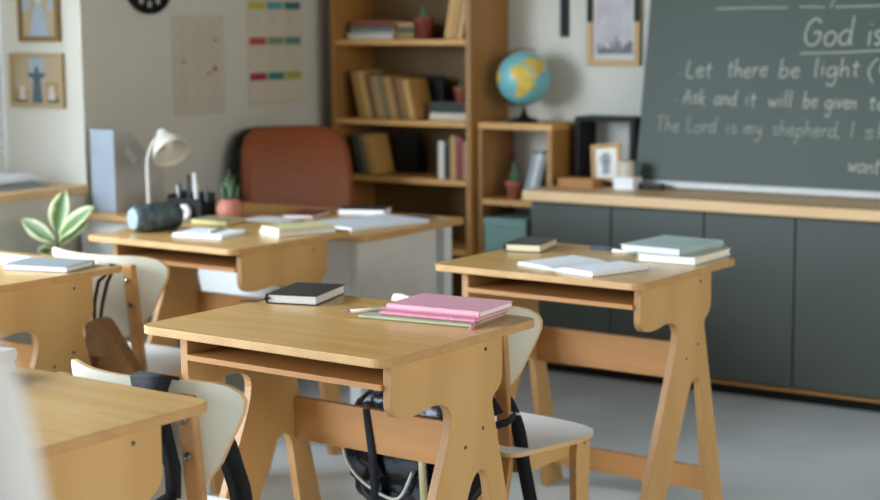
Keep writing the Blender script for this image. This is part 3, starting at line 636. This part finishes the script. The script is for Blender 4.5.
# ================================================================ STUDENT CHAIRS
prof = [(.500, .05), (.508, .085), (.52, .115), (.56, .160), (.60, .188), (.64, .205), (.68, .223), (.705, .232), (.725, .235), (.742, .229), (.755, .213), (.762, .19), (.766, .15)]
def mk_chair():
    t = thing('student_chair', 'x', 'chair')
    # local: backrest middle at y=0, seat towards +y
    def rear(z): return -.12*(z-.42)+.045         # post line, reclined
    nu, nv = 17, len(prof); v = []; fs = []; mi = []
    for side, off in ((0, -.0055), (1, .0055)):
        for z, hh in prof:
            for i in range(nu):
                x = hh*(2*i/(nu-1)-1); y = rear(z)+.013 + off + 1.75*x*x; v.append((x, y, z))
    B = nu*nv
    for j in range(nv-1):
        for i in range(nu-1):
            q = (j*nu+i, j*nu+i+1, (j+1)*nu+i+1, (j+1)*nu+i); fs.append(q); mi.append(0); fs.append(tuple(B+k for k in q[::-1])); mi.append(0)
    for j in range(nv-1):
        for i in (0, nu-1): fs.append((j*nu+i, (j+1)*nu+i, B+(j+1)*nu+i, B+j*nu+i)); mi.append(1)
    for i in range(nu-1):
        for j in (0, nv-1): fs.append((j*nu+i, j*nu+i+1, B+j*nu+i+1, B+j*nu+i)); mi.append(1)
    m = M(); m._new(v, fs, mi, True)
    ob = m.build('backrest', [SHADED_LAM, EDGE1], t)
    for p in ob.data.polygons: p.use_smooth = True
    ob.data.set_sharp_from_angle(angle=.7) if hasattr(ob.data, 'set_sharp_from_angle') else None
    # seat
    so = roundpoly([(-.235, .0, .04), (.235, .0, .04), (.298, .25, .10), (.255, .345, .11), (0, .375, .15), (-.255, .345, .11), (-.298, .25, .10)], 6)
    M().prism(so, 'z', .411, .422).build('seat', [WHITE_LAM, EDGE1], t, bev=.001)
    for s_ in (-1, 1):
        x0, x1 = sorted((s_*.196, s_*.216))
        pk = []
        # rear leg: floor back, up along the post
        pk = roundpoly([(-.075, 0, 0), (-.035, 0, 0), (rear(.36)+.004, .36, .05), (rear(.71)+.004+.006, .745, .006), (rear(.745)-.012, .745, .006), (rear(.40)-.036, .38, .04)], 4)
        xa, xb = sorted((s_*.148, s_*.186))
        # post seen broad from behind: width in x, thin in y
        def post(zlo, zhi, ylo, yhi):
            m = M(); th = .02; v = []
            for z, y in ((zlo, ylo), (zhi, yhi)):
                for (xx, dy) in ((xa, -th), (xb, -th), (xb, 0), (xa, 0)): v.append((xx, y+dy, z))
            m._new(v, [(3,2,1,0),(4,5,6,7),(0,1,5,4),(1,2,6,5),(2,3,7,6),(3,0,4,7)], [1, 1, 0, 1, 0, 1]); return m
        bump = 1.75*.167*.167*.55
        pst = post(.40, .745, rear(.40)+bump, rear(.745)+bump+.006).build('back_post', [PLY_SHADE, EX], t, bev=.003)
        for zz in (.697, .625):
            M().lathe([(0, 0), (.0085, 0), (.009, .002), (.006, .005), (0, .006)], 14, mx=Matrix.Translation((s_*.167, rear(zz)+bump-.0185, zz)) @ Matrix.Rotation(PI/2, 4, 'X')).build('bolt', STEEL, pst)
        post(0, .3995, -.035, rear(.40)+bump).build('leg', [PLY_SHADE, EX], t, bev=.003)
        M().box(x0, x1, .07, .31, .355, .410).build('apron', PLY, t, bev=.0015)
        m = M(); m.prism(roundpoly([(.285, .0, 0), (.325, .0, 0), (.345, .37, .01), (.335, .408, .02), (.285, .408, .02), (.275, .35, .02)], 3), 'x', *sorted((s_*.2165, s_*.238)))
        fl = m.build('leg', [PLY, EX], t, bev=.0015)
        M().lathe([(0, 0), (.006, 0), (.005, .002), (0, .003)], 10, mx=Matrix.Translation((s_*.238, .315, .385)) @ Matrix.Rotation(s_*PI/2, 4, 'Y')).build('bolt', STEEL, fl)
    M().box(-.1955, .1955, .085, .105, .35, .405).build('cross_rail', PLY_SHADE, t, bev=.0015)
    return t
EDGE1 = mat('ply_rim', '#cfa673', .5, .03)
chair0 = mk_chair()
CH_POS = {'A': ((-2.226, 2.175, 0), DR, 'white plywood student chair with black straps, pushed to the centre desk'),
          'C': ((-2.155, 3.195, 0), DR, 'white plywood student chair holding the dark backpack, behind the centre desk'),
          'D': ((-3.548, 3.355, 0), DR, 'white plywood student chair beside the brown satchel, behind the left edge desk')}
for k, (p, rz, lab) in CH_POS.items():
    if k == 'A': o = chair0; o.location = p; o.rotation_euler = (0, 0, rz); o['label'] = lab
    else: o = dup(chair0, lab, p, rz)
    o['group'] = 'white plywood student chairs'
    o.scale.x = {'A': 1.03, 'D': 1.08, 'C': .965}.get(k, 1)
# chair tucked at the left-edge desk (only its top shows behind the foreground desk)
dup(chair0, 'white plywood student chair whose top shows at the left edge above the foreground desk', (-3.62, 2.30, 0), DR)['group'] = 'white plywood student chairs'

# ================================================================ ON THE CENTRE DESK
ZD = .7605
LB = mat('black_leatherette', '#202427', .35, .1, 60, bump=.15, spec=.6)
# local axes for lying books: rz turns x axis; spine at -x
b = book('notebook', 'small black leather notebook with ribbon on the centre desk', 'notebook', LB, .135, .19, .024, (-2.487, 3.105, ZD), rz=.27-.0, band=None,
         ribbon=(BLACK, [(-.055, -.093, .014), (-.072, -.098, .010), (-.090, -.096, .004), (-.110, -.088, .003), (-.135, -.094, .003)], (0, 1, 0)), pages=mat('page_grey', '#cfccc6', .8, .02))
PK = mat('pink_leatherette', '#dfa2b0', .42, .03, 50); PK2 = mat('pink_cover_deep', '#cf8798', .5, .03, 50)
GRN = mat('sage_cover', '#a9ad8c', .6, .03)
rzn = .08
def atd(x, y): return (x, y)
book('notebook', 'sage green notebook with a pink ribbon at the bottom of the pink stack', 'notebook', GRN, .175, .295, .007, (-2.075, 3.055, ZD), rz=PI/2+rzn+.02, pages=PAPER,
     ribbon=(PK2, [(-.055, -.1500, .006), (-.075, -.1520, .005), (-.090, -.1535, .003), (-.110, -.157, .003)], (0, 1, 0)))
book('notebook', 'deep pink notebook in the middle of the stack on the centre desk', 'notebook', PK2, .165, .25, .009, (-2.05, 3.070, ZD+.0075), rz=PI/2+rzn, pages=mat('pink_page', '#e7c9cc', .8, .02))
book('notebook', 'pale pink notebook on top of the stack on the centre desk', 'notebook', PK, .168, .245, .015, (-2.045, 3.088, ZD+.0170), rz=PI/2+rzn-.01, pages=PAPER)
rl = thing('pen', 'thin white and pink pen lying beside the pink notebooks', 'pen', (-2.215, 3.01, ZD+.0112), rz=1.05)
M().tube([(-.055, 0, 0), (.055, 0, 0)], .0038, 10).build('barrel', PAPER, rl); M().tube([(-.075, 0, 0), (-.0552, 0, 0)], [.0015, .0038], 10).build('tip', PK2, rl); M().tube([(.0552, 0, 0), (.065, 0, 0)], .0038, 10).build('end_cap', PK2, rl)

# knot mark on the desk top comes with the wood of this one desk
kn = M(); kn.lathe([(0, 0), (.009, 0), (.009, .0003), (0, .0003)], 12, ell=.5)

# ================================================================ ON THE RIGHT DESK
nb = thing('open_notebook', 'open white notebook lying on the right desk', 'notebook', (-2.155, 3.925, ZD), rz=-.32)
def leafm(s_, th, mt, nm, z0=.0005):
    m = M(); n = 10
    top = [(s_*.152*k/n, z0+th*min(1, 3.0*k/n+.15)) for k in range(n+1)]
    pts = [(0, z0)] + top + [(s_*.152, z0)]
    if s_ < 0: pts = pts[::-1]
    m.prism(pts, 'y', -.105, .105, 1, 0); return m.build(nm, [mt, PAPER], nb)
leafm(-1, .006, PAPERB, 'left_pages', .0022); leafm(1, .011, PAPERB, 'right_pages', .0022)
M().box(-.155, .155, -.108, .108, 0, .002).build('cover', C_('#c9ccc0'), nb)
book('book', 'black covered book lying at the back left of the right desk', 'book', LB, .115, .175, .024, (-2.475, 4.185, ZD), rz=.22, pages=mat('cream_page', '#dccfae', .8, .03))
pn = thing('pen', 'blue pen lying at the back of the right desk', 'pen', (-2.245, 4.265, ZD+.0047), rz=-.03)
M().tube([(-.07, 0, 0), (.04, 0, 0)], .0045, 10).build('barrel', C_('#2c4a63'), pn); M().tube([(.0402, 0, 0), (.055, 0, 0)], [.0045, .001], 10).build('tip', STEEL, pn)
pn2 = thing('pen', 'white pen beside the blue pen at the back of the right desk', 'pen', (-2.175, 4.235, ZD+.0047), rz=-.10)
M().tube([(-.05, 0, 0), (.03, 0, 0)], .0045, 10).build('barrel', PAPER, pn2); M().tube([(.0302, 0, 0), (.045, 0, 0)], [.0045, .001], 10).build('tip', C_('#54656e'), pn2)
book('book', 'white book at the bottom of the pile at the right end of the right desk', 'book', C_('#c9cdbd'), .185, .245, .022, (-1.99, 4.235, ZD), rz=.0, rot=None, pages=PAPER)
book('notebook', 'pale blue notebook on top of the pile on the right desk', 'notebook', mat('pale_blue_cover', '#b4c8c6', .45, .04, 14, col2='#a2bab8'), .20, .25, .020, (-2.035, 4.25, ZD+.0225), rz=PI-.08, pages=mat('mauve_page', '#d9cfcf', .8, .02))

# ================================================================ ON THE PENCIL-CASE DESK
pc = thing('pencil_case', 'dark patterned cylindrical pencil case on the desk before the teacher desk', 'pencil case', (-3.775, 3.92, ZD), rz=1.3); pc.scale.x = .86
pcm = mat('pencil_case_print', '#2a3238', .6, .1, 22, col2='#5d6d72', bump=.2)
m = M(); Rx = Matrix.Rotation(PI/2, 4, 'Y')
m.lathe([(0, -.100), (.03, -.102), (.041, -.096), (.045, -.085), (.046, 0), (.045, .085), (.041, .096), (.03, .102), (0, .100)], 24, mx=Matrix.Translation((0, 0, .0455)) @ Rx)
m.build('body', pcm, pc)
M().ribbon([(-.09, 0, .0925), (0, 0, .0935), (.09, 0, .0925)], .007, .0015, side=(0, 1, 0)).build('zip', STEEL, pc)
m = M(); m.lathe([(.030, -.1045), (.036, -.1035), (.036, -.1005), (.030, -.1015)], 24, mx=Matrix.Translation((0, 0, .0455)) @ Rx); m.build('end_piping', C_('#8d9aa0'), pc)
book('notebook', 'white notebook lying near the front of the pencil case desk', 'notebook', PAPERB, .19, .15, .012, (-3.545, 3.925, ZD), rz=.16, pages=PAPERB)
pp = thing('pen', 'pale green pen lying on the white notebook', 'pen', (-3.525, 3.945, ZD+.0162), rz=1.9)
M().tube([(-.06, 0, 0), (.045, 0, 0)], .0038, 8).build('barrel', C_('#a8b3a0'), pp); M().tube([(.0452, 0, 0), (.06, 0, 0)], [.0038, .001], 8).build('tip', STEEL, pp)
book('notebook', 'olive covered notebook lying behind the pencil case', 'notebook', C_('#9a936f'), .16, .12, .016, (-3.745, 4.195, ZD), rz=.1, pages=mat('yellow_page', '#dcc98a', .8, .03))
book('notebook', 'white notebook at the bottom of the yellowish pair', 'notebook', C_('#dedbcb'), .13, .22, .016, (-3.325, 4.115, ZD), rz=-.38, pages=PAPER)
book('notebook', 'pale yellow notebook on top of the white one', 'notebook', C_('#d8d29a'), .125, .21, .010, (-3.328, 4.12, ZD+.0165), rz=-.40, pages=PAPER)

# ================================================================ ON THE TEACHER DESK
ZT = .7355
mf = thing('magazine_file', 'tall grey magazine file at the left end of the teacher desk', 'file holder', (-4.508, 4.40, ZT))
gf = mat('grey_card', '#b4b4b2', .7, .02)
out = [(0, 0), (.27, 0), (.27, .14), (.225, .17), (.10, .295), (.0, .315)]
for s_ in (-1, 1): M().prism(out, 'x', *sorted((s_*.062, s_*.059)), 0, 0).build('side_panel', gf, mf)
M().box(-.0588, .0588, .0, .003, 0, .315).build('front_panel', C_('#97a2af', .6), mf)
M().box(-.0588, .0588, .267, .27, 0, .14).build('back_panel', gf, mf)
M().box(-.0588, .0588, .0031, .2668, 0, .003).build('bottom_panel', gf, mf)
M().prism([(.055, .225), (.075, .25), (.125, .20), (.105, .175)], 'x', .0622, .0628, 0, 0).build('hand_hole', C_('#d5d5d3'), mf)
for k in range(4):
    M().box(-.054+k*.028, -.054+k*.028+.02, .008, .20, .0035, .29-.01*k if k < 9 else .2).build('folder', C_(('#e3e5e6', '#c8cfd4', '#e0ddd2', '#b7c0c6')[k]), mf)
for q in [o for o in bpy.data.objects if o.parent == mf and o.name.startswith('folder')]: 
    for vv in q.data.vertices:
        if vv.co.y > .1 and vv.co.z > .1: vv.co.z = .17
lp = thing('desk_lamp', 'cream gooseneck desk lamp beside the grey magazine file', 'lamp', (-4.405, 4.60, ZT))
# keep base clear of the file
lp.location = (-4.262, 4.392, ZT); lp.scale = (1.06, 1.06, 1.07)
cream = mat('cream_enamel', '#d2ccbf', .35, .01)
M().lathe([(0, 0), (.062, 0), (.065, .006), (.058, .014), (.015, .022), (.01, .03), (0, .03)], 28).build('base', cream, lp)
neck = [(0, 0, .028), (-.002, 0, .10), (-.002, 0, .17), (.006, 0, .215), (.03, 0, .255), (.065, 0, .285), (.085, 0, .292)]
M().tube([Vector(p) for p in smooth(neck)], .0075, 10).build('gooseneck', cream, lp)
m = M(); ax = Vector((.62, -.22, -.62)).normalized(); Q = Vector((0, 0, 1)).rotation_difference(ax).to_matrix().to_4x4()
m.lathe([(0, -.008), (.022, -.008), (.026, .002), (.027, .022), (.04, .034), (.062, .06), (.075, .092), (.080, .115), (.077, .115), (.070, .09), (.055, .06), (.03, .038), (0, .036)], 28, mx=Matrix.Translation((.075, 0, .292)) @ Q @ Matrix.Scale(.84, 4))
m.build('lamp_shade', cream, lp)
M().lathe([(0, .04), (.012, .042), (.022, .062), (.02, .08), (.008, .09), (0, .091)], 16, mx=Matrix.Translation((.075, 0, .292)) @ Q @ Matrix.Scale(.84, 4)).build('bulb', C_('#e8e6df', .2), lp)
# caddy
ca = thing('pen_holder', 'black desk organiser holding pens on the teacher desk', 'organiser', (-4.085, 4.43, ZT), rz=.0)
m = M(); m.box(-.085, .085, -.04, .04, 0, .004)
m.box(-.085, .085, -.04, -.037, .004, .075); m.box(-.085, .085, .037, .04, .004, .095); m.box(-.085, -.082, -.037, .037, .004, .085); m.box(.082, .085, -.037, .037, .004, .06); m.box(-.002, .001, -.037, .037, .004, .075)
m.build('tray', BLACK, ca, bev=.001)
penc = ['#dcdcd8', '#3c4148', '#c9cdd0', '#20262a', '#b8b2a0', '#e5e5e0', '#54606a']
plab = ['white pen in the left of the black organiser', 'dark grey pen leaning in the black organiser', 'silver pen in the black organiser', 'black marker standing tall in the black organiser', 'beige pencil in the black organiser', 'tall white ruler-like pen at the right of the organiser', 'blue grey pen in the black organiser']
for k in range(7):
    x = -.068 + k*.0225; h_ = (.11, .12, .115, .155, .12, .165, .11)[k]; x += .004 if k == 3 else 0
    t_ = thing('pen', plab[k], 'pen', (-4.085+x, 4.43+(-.015 if k % 2 else .015), ZT+.005), group='pens in the organiser', rot=(random.uniform(-.12, .12), random.uniform(-.1, .1), 0))
    M().tube([(0, 0, .012), (0, 0, h_)], .005 if k != 5 else .007, 8).build('barrel', C_(penc[k]), t_); M().tube([(0, 0, 0), (0, 0, .0118)], [.001, .005], 8).build('tip', BLACK, t_)
st_ = thing('tape_roll', 'round white tape roll in front of the pens in the organiser', 'tape', (-4.035, 4.412, ZT+.048))
M().lathe([(.012, -.008), (.027, -.008), (.027, .008), (.012, .008), (.012, -.008)], 20, mx=Matrix.Rotation(PI/2, 4, 'X')).build('roll', PAPERB, st_)
st_.location = (-4.065, 4.372, ZT+.0275)
cactus_pot('pale aloe in a round terracotta pot on the teacher desk', (-3.925, 4.465, ZT), .046, .075, mat('terracotta_pink', '#b97462', .6, .04), 'spiky', 'small potted plants', .12, round_=True)
# papers and notebooks on the right half
def sheet(label, x, y, w, h_, rz, z=ZT, c=PAPERB, n=1):
    t_ = thing('paper_sheets', label, 'paper', (x, y, z), rz)
    M().box(-w/2, w/2, -h_/2, h_/2, 0, .0025*n).build('sheets', c, t_); return t_
book('notebook', 'open flat stack of bluish white pages near the right front of the teacher desk', 'notebook', C_('#dfe3ea'), .26, .36, .012, (-3.395, 4.60, ZT), rz=-.25, pages=PAPERB)
book('notebook', 'white exercise book lying left of the bluish pages', 'notebook', C_('#e2e0d8'), .19, .25, .008, (-3.74, 4.44, ZT), rz=.2, pages=PAPER)
book('notebook', 'dark red notebook lying among the papers on the teacher desk', 'notebook', C_('#7c3b34'), .13, .19, .012, (-3.75, 4.70, ZT), rz=.25, pages=PAPER)
book('notebook', 'black notebook with white pages at the back of the teacher desk', 'notebook', C_('#1d2127'), .12, .18, .026, (-3.585, 4.838, ZT), rz=-1.2, pages=PAPERB)
p3 = thing('pen', 'dark pen lying near the right end of the teacher desk', 'pen', (-3.335, 4.845, ZT+.0047), rz=.1)
M().tube([(-.065, 0, 0), (.05, 0, 0)], .0045, 8).build('barrel', C_('#3e4650'), p3); M().tube([(.0502, 0, 0), (.066, 0, 0)], [.0045, .001], 8).build('tip', STEEL, p3)

# ================================================================ ON THE LEFT EDGE DESK
book('book', 'grey hardcover book lying on the left edge desk', 'book', mat('grey_cover', '#8f959b', .5, .03), .145, .21, .017, (-3.440, 3.135, ZD), rz=.15-PI/2+.1, pages=PAPER)
sheet('white papers lying behind the grey book on the left edge desk', -3.70, 3.185, .21, .12, DR, ZD, PAPERB, 2)
pe = thing('pen', 'black pen lying on the corner of the left edge desk', 'pen', (-3.345, 3.245, ZD+.0042), rz=.15)
M().tube([(-.045, 0, 0), (.03, 0, 0)], .004, 8).build('barrel', PAPER, pe); M().tube([(.0302, 0, 0), (.05, 0, 0)], [.004, .002], 8).build('tip', BLACK, pe)
mg = thing('mug', 'small grey mug on the far left of the left edge desk', 'mug', (-3.86, 3.14, ZD))
M().lathe([(0, 0), (.03, 0), (.034, .01), (.035, .055), (.032, .055), (.031, .01), (0, .008)], 24).build('cup', C_('#a3a5a6', .4), mg)
M().tube([(-.034, 0, .045), (-.052, 0, .04), (-.052, 0, .02), (-.034, 0, .014)], .004, 8).build('handle', C_('#a3a5a6', .4), mg)

# ================================================================ FOREGROUND DESK THINGS
for k, (dx, t_) in enumerate(((0, .024), (.012, .022))):
    book('notebook', ('white notebook at the bottom of the stack at the left edge of the foreground desk', 'white notebook on top of the stack at the left edge of the foreground desk')[k], 'notebook', C_('#dcdcda', .5), .17, .20, t_, (-2.505+.008*k, 2.01, ZD+k*.0245), rz=PI+.05*k+.1, pages=PAPERB)

# ================================================================ PLANT
pt = thing('rubber_plant', 'variegated rubber plant with broad leaves below the window sill', 'potted plant', (-4.345, 4.00, -.0))
M().lathe([(0, .42), (.06, .42), (.075, .60), (.078, .615), (.07, .615), (.065, .60), (0, .60)], 24).build('pot', C_('#a3a05c', .6), pt)
m = M(); m.lathe([(0, .0), (.10, 0), (.105, .02), (.10, .40), (.09, .4195), (0, .4195)], 20); m.build('stand', C_('#c9c5ba', .7), pt)
stem = [(0, 0, .60), (.004, 0, .66), (.0, 0, .70), (.005, 0, .73)]
M().tube(stem, [.006, .006, .005, .003], 8).build('stem', C_('#6d6a55'), pt)
LEAF = bpy.data.materials.new('variegated_leaf'); LEAF.use_nodes = True; nt = LEAF.node_tree; N = nt.nodes; L = nt.links
b_ = N['Principled BSDF']; b_.inputs['Roughness'].default_value = .4
uvn = N.new('ShaderNodeUVMap'); sp = N.new('ShaderNodeSeparateXYZ'); L.new(uvn.outputs[0], sp.inputs[0])
ab = N.new('ShaderNodeMath'); ab.operation = 'SUBTRACT'; ab.inputs[1].default_value = .5; L.new(sp.outputs[0], ab.inputs[0])
ab2 = N.new('ShaderNodeMath'); ab2.operation = 'ABSOLUTE'; L.new(ab.outputs[0], ab2.inputs[0])
nz = N.new('ShaderNodeTexNoise'); nz.inputs['Scale'].default_value = 30
tc_ = N.new('ShaderNodeTexCoord'); L.new(tc_.outputs['Object'], nz.inputs['Vector'])
ma = N.new('ShaderNodeMath'); ma.operation = 'MULTIPLY_ADD'; L.new(nz.outputs['Fac'], ma.inputs[0]); ma.inputs[1].default_value = .25; L.new(ab2.outputs[0], ma.inputs[2])
rp = N.new('ShaderNodeValToRGB'); L.new(ma.outputs[0], rp.inputs[0]); L.new(rp.outputs[0], b_.inputs['Base Color'])
rp.color_ramp.elements[0].color = lin('#587440'); rp.color_ramp.elements[0].position = .36; rp.color_ramp.elements[1].color = lin('#cfd3a2'); rp.color_ramp.elements[1].position = .48
def leaf(base, tip, wid, normal, droop=.02):
    B = Vector(base); T_ = B + (Vector(tip)-B)*1.2; wid *= 1.15; d = T_-B; n = Vector(normal).normalized(); s_ = d.cross(n).normalized()
    me = bpy.data.meshes.new('leaf'); bm = bmesh.new(); uv = bm.loops.layers.uv.new('UVMap'); nu, nv = 7, 11; V = []
    for j in range(nv):
        t = j/(nv-1); w = wid*(math.sin(PI*min(1, t*.96+.02))**.8)*(1-.25*t)
        for i in range(nu):
            u = i/(nu-1)-.5; V.append((bm.verts.new(B + d*t + s_*u*w + n*(abs(u)*w*.35 - droop*t*t)), i/(nu-1), t))
    for j in range(nv-1):
        for i in range(nu-1):
            ids = (j*nu+i, j*nu+i+1, (j+1)*nu+i+1, (j+1)*nu+i); f = bm.faces.new([V[k][0] for k in ids]); f.smooth = True
            for lp_, k in zip(f.loops, ids): lp_[uv].uv = (V[k][1], V[k][2])
    bm.to_mesh(me); bm.free(); me.materials.append(LEAF); o = bpy.data.objects.new('leaf', me); COL.objects.link(o); o.parent = pt
    md = o.modifiers.new('solid', 'SOLIDIFY'); md.thickness = .0012
F = (.55, -.8, .25)
leaf((.0, 0, .71), (.03, .01, .84), .075, F)
leaf((.01, 0, .69), (.16, -.0, .80), .07, (.35, -.7, .6))
leaf((-.005, 0, .67), (-.125, -.03, .745), .06, (.2, -.8, .5))
leaf((.0, 0, .62), (-.02, -.06, .655), .06, (.3, -.6, .8))
leaf((.0, 0, .63), (.06, -.06, .66), .06, (.3, -.6, .8))
leaf((.0, .01, .66), (.04, .10, .74), .055, (.5, -.3, .8))

# ================================================================ BAGS
def softbox(name, w, h_, t_, mt, parent, loc=(0, 0, 0), disp=(.03, .06), rot=None):
    m = M(); n = 20; rows_ = 14; v = []; fs = []
    for j in range(rows_):
        q = j/(rows_-1); zz = h_*q; sc = (math.sin(PI*min(max(q, .04), .96)))**.35; 
        for k in range(n):
            a = 2*PI*k/n; ca, sa = math.cos(a), math.sin(a)
            v.append((w/2*sc*math.copysign(abs(ca)**.5, ca), t_/2*sc*math.copysign(abs(sa)**.7, sa), zz))
    for j in range(rows_-1):
        for k in range(n): fs.append((j*n+k, j*n+(k+1) % n, (j+1)*n+(k+1) % n, (j+1)*n+k))
    fs.append(tuple(range(n))[::-1]); fs.append(tuple(range((rows_-1)*n, rows_*n)))
    m._new(v, fs, 0, True); o = m.build(name, mt, parent, sub=1, disp=disp); o.location = loc
    if rot: o.rotation_euler = rot
    return o
bp = thing('backpack', 'shiny dark blue backpack hanging on the chair behind the centre desk', 'backpack', (-2.16, 3.105, .22))
softbox('pack_body', .40, .38, .095, NYLON, bp, disp=(.035, .035))
WT = C_('#b9b6ae', .5)
m = M(); m.tube(smooth([(-.19, -.03, .30), (-.185, -.045, .20), (-.15, -.055, .14), (-.08, -.058, .10), (-.01, -.058, .09), (.03, -.056, .16)]), .004, 8); m.build('piping', WT, bp)
m = M(); m.ribbon([(-.10, -.06, .30), (-.08, -.064, .18), (-.075, -.06, .04)], .022, .003); m.ribbon([(.06, -.062, .30), (.065, -.064, .18), (.07, -.06, .02)], .02, .003, mi=1); m.build('front_strap', [CLOTHB, C_('#a39a72')], bp)
m = M()
m.ribbon([(.165, .0, .33), (.18, .03, .37), (.185, .045, .33), (.20, .055, .30)], .035, .004, side=(1, .2, 0))
m.build('top_strap', CLOTHB, bp)
m = M()
m.ribbon(smooth([(.16, .125, .365), (.165, .135, .33), (.185, .140, .295), (.205, .145, .24), (.215, .15, .16), (.235, .15, .07)]), .034, .005, side=(1, .15, 0))
m.build('shoulder_strap', CLOTHB, bp)
m = M(); m.ribbon([(.17, .085, .282), (.145, .07, .275), (.145, .052, .27), (.19, .045, .272), (.225, .06, .285), (.215, .11, .29)], .018, .003, side=(0, 0, 1)); m.build('side_loop', CLOTHB, bp)
m = M(); m.box(.165, .215, .1305, .134, .285, .290); m.build('white_stitching', PAPER, bp)
# bag hanging on the chair of the centre desk
b2 = thing('backpack', 'black bag hanging by its straps on the chair by the foreground desk', 'backpack', (-2.30, 2.06, .25))
softbox('pack_body', .26, .33, .07, CLOTHB, b2, disp=(.012, .05))
m = M()
rear_y = lambda z: 2.175 - .12*(z-.42)+.045 - 2.06
ys = lambda z: rear_y(z)+.003
m.ribbon([(.20, ys(.54)+.008-.012, .29), (.215, ys(.60)-.012, .35), (.185, ys(.68)-.004, .43), (.17, ys(.74)-.002, .495), (.168, ys(.76)+.004, .5205), (.166, ys(.76)+.028, .5215), (.166, ys(.74)+.048, .49), (.17, ys(.7)+.05, .42)], [.035, .04, .055, .09, .10, .10, .08, .04], .005, side=(1, 0, 0))
m.ribbon([(.10, -.0, .28), (.16, .04, .25), (.20, ys(.54)-.006, .29)], .035, .004, side=(1, 0, 0))
m.build('shoulder_strap', CLOTHB, b2)
m = M()
m.ribbon(smooth([(.205, .232, .43), (.225, .236, .40), (.255, .236, .375), (.275, .235, .33), (.29, .235, .29), (.30, .235, .22)]), [.05]*20 + [.035]*20, .006, side=(1, .1, 0))
m.build('hanging_strap', CLOTHB, b2)
# satchel
sa = thing('satchel', 'brown suede satchel hanging by its strap beside the left edge desk', 'bag', (-3.275, 3.235, .385), rz=DR)
SU = mat('brown_suede', '#8a5f2c', .9, .1, 50, bump=.3, sheen=.3); SU2 = mat('brown_suede_dark', '#3f2b1a', .9, .1, 50, bump=.3)
body = M(); body.prism(roundpoly([(-.125, .205, .02), (-.05, .235, .03), (.13, .035, .03), (.125, .0, .02), (.02, .0, .04), (-.10, .06, .06)], 4), 'y', -.020, .018, 0, 0)
body.build('flap', SU, sa, bev=.008)
body = M(); body.prism(roundpoly([(-.13, .20, .02), (-.06, .225, .03), (.10, .03, .03), (.02, -.11, .04), (-.10, -.13, .04), (-.15, -.02, .04)], 4), 'y', -.012, .028, 0, 0)
body.build('bag_body', SU2, sa, bev=.01)
m = M(); m.ribbon([(-.10, .0, .20), (-.095, .0, .27), (-.075, .0, .33), (-.06, .03, .355)], .012, .003); m.ribbon([(-.07, -.006, .21), (-.055, -.006, .27), (-.035, -.004, .33), (-.05, .03, .355)], .012, .003)
m.build('strap', SU2, sa)

# ================================================================ NEAR BLURRED SHAPE at the left edge, chair form invented for it
hc_ = thing('near_blurred_shape', 'pale grey out of focus shape very close at the left edge, built as a chair', 'chair', (-.902, .527, 0), rz=.85); hc_.scale.z = 1.03
pg = mat('pale_grey_fabric', '#d3d4d2', .9, .02, 60)
M().prism(roundpoly([(-.21, .62, .05), (-.225, 1.0, .1), (-.19, 1.24, .10), (.19, 1.24, .10), (.225, 1.0, .1), (.21, .62, .05)], 8), 'y', -.03, .03, 0, 0).build('backrest', pg, hc_, bev=.02)
M().prism(rrect(-.23, .23, -.48, -.04, .06), 'z', .42, .49, 0, 0).build('seat', pg, hc_, bev=.02)
for sx in (-1, 1):
    M().tube([(sx*.14, -.02, .45), (sx*.14, 0, .70)], .012, 10).build('back_support', STEEL, hc_)
    for sy, yy in ((0, -.44), (1, -.08)): M().tube([(sx*.21, yy, 0), (sx*.18, yy+(.02 if sy == 0 else -.0), .42)], [.011, .015], 10).build('leg', STEEL, hc_)
kn.bm.free()
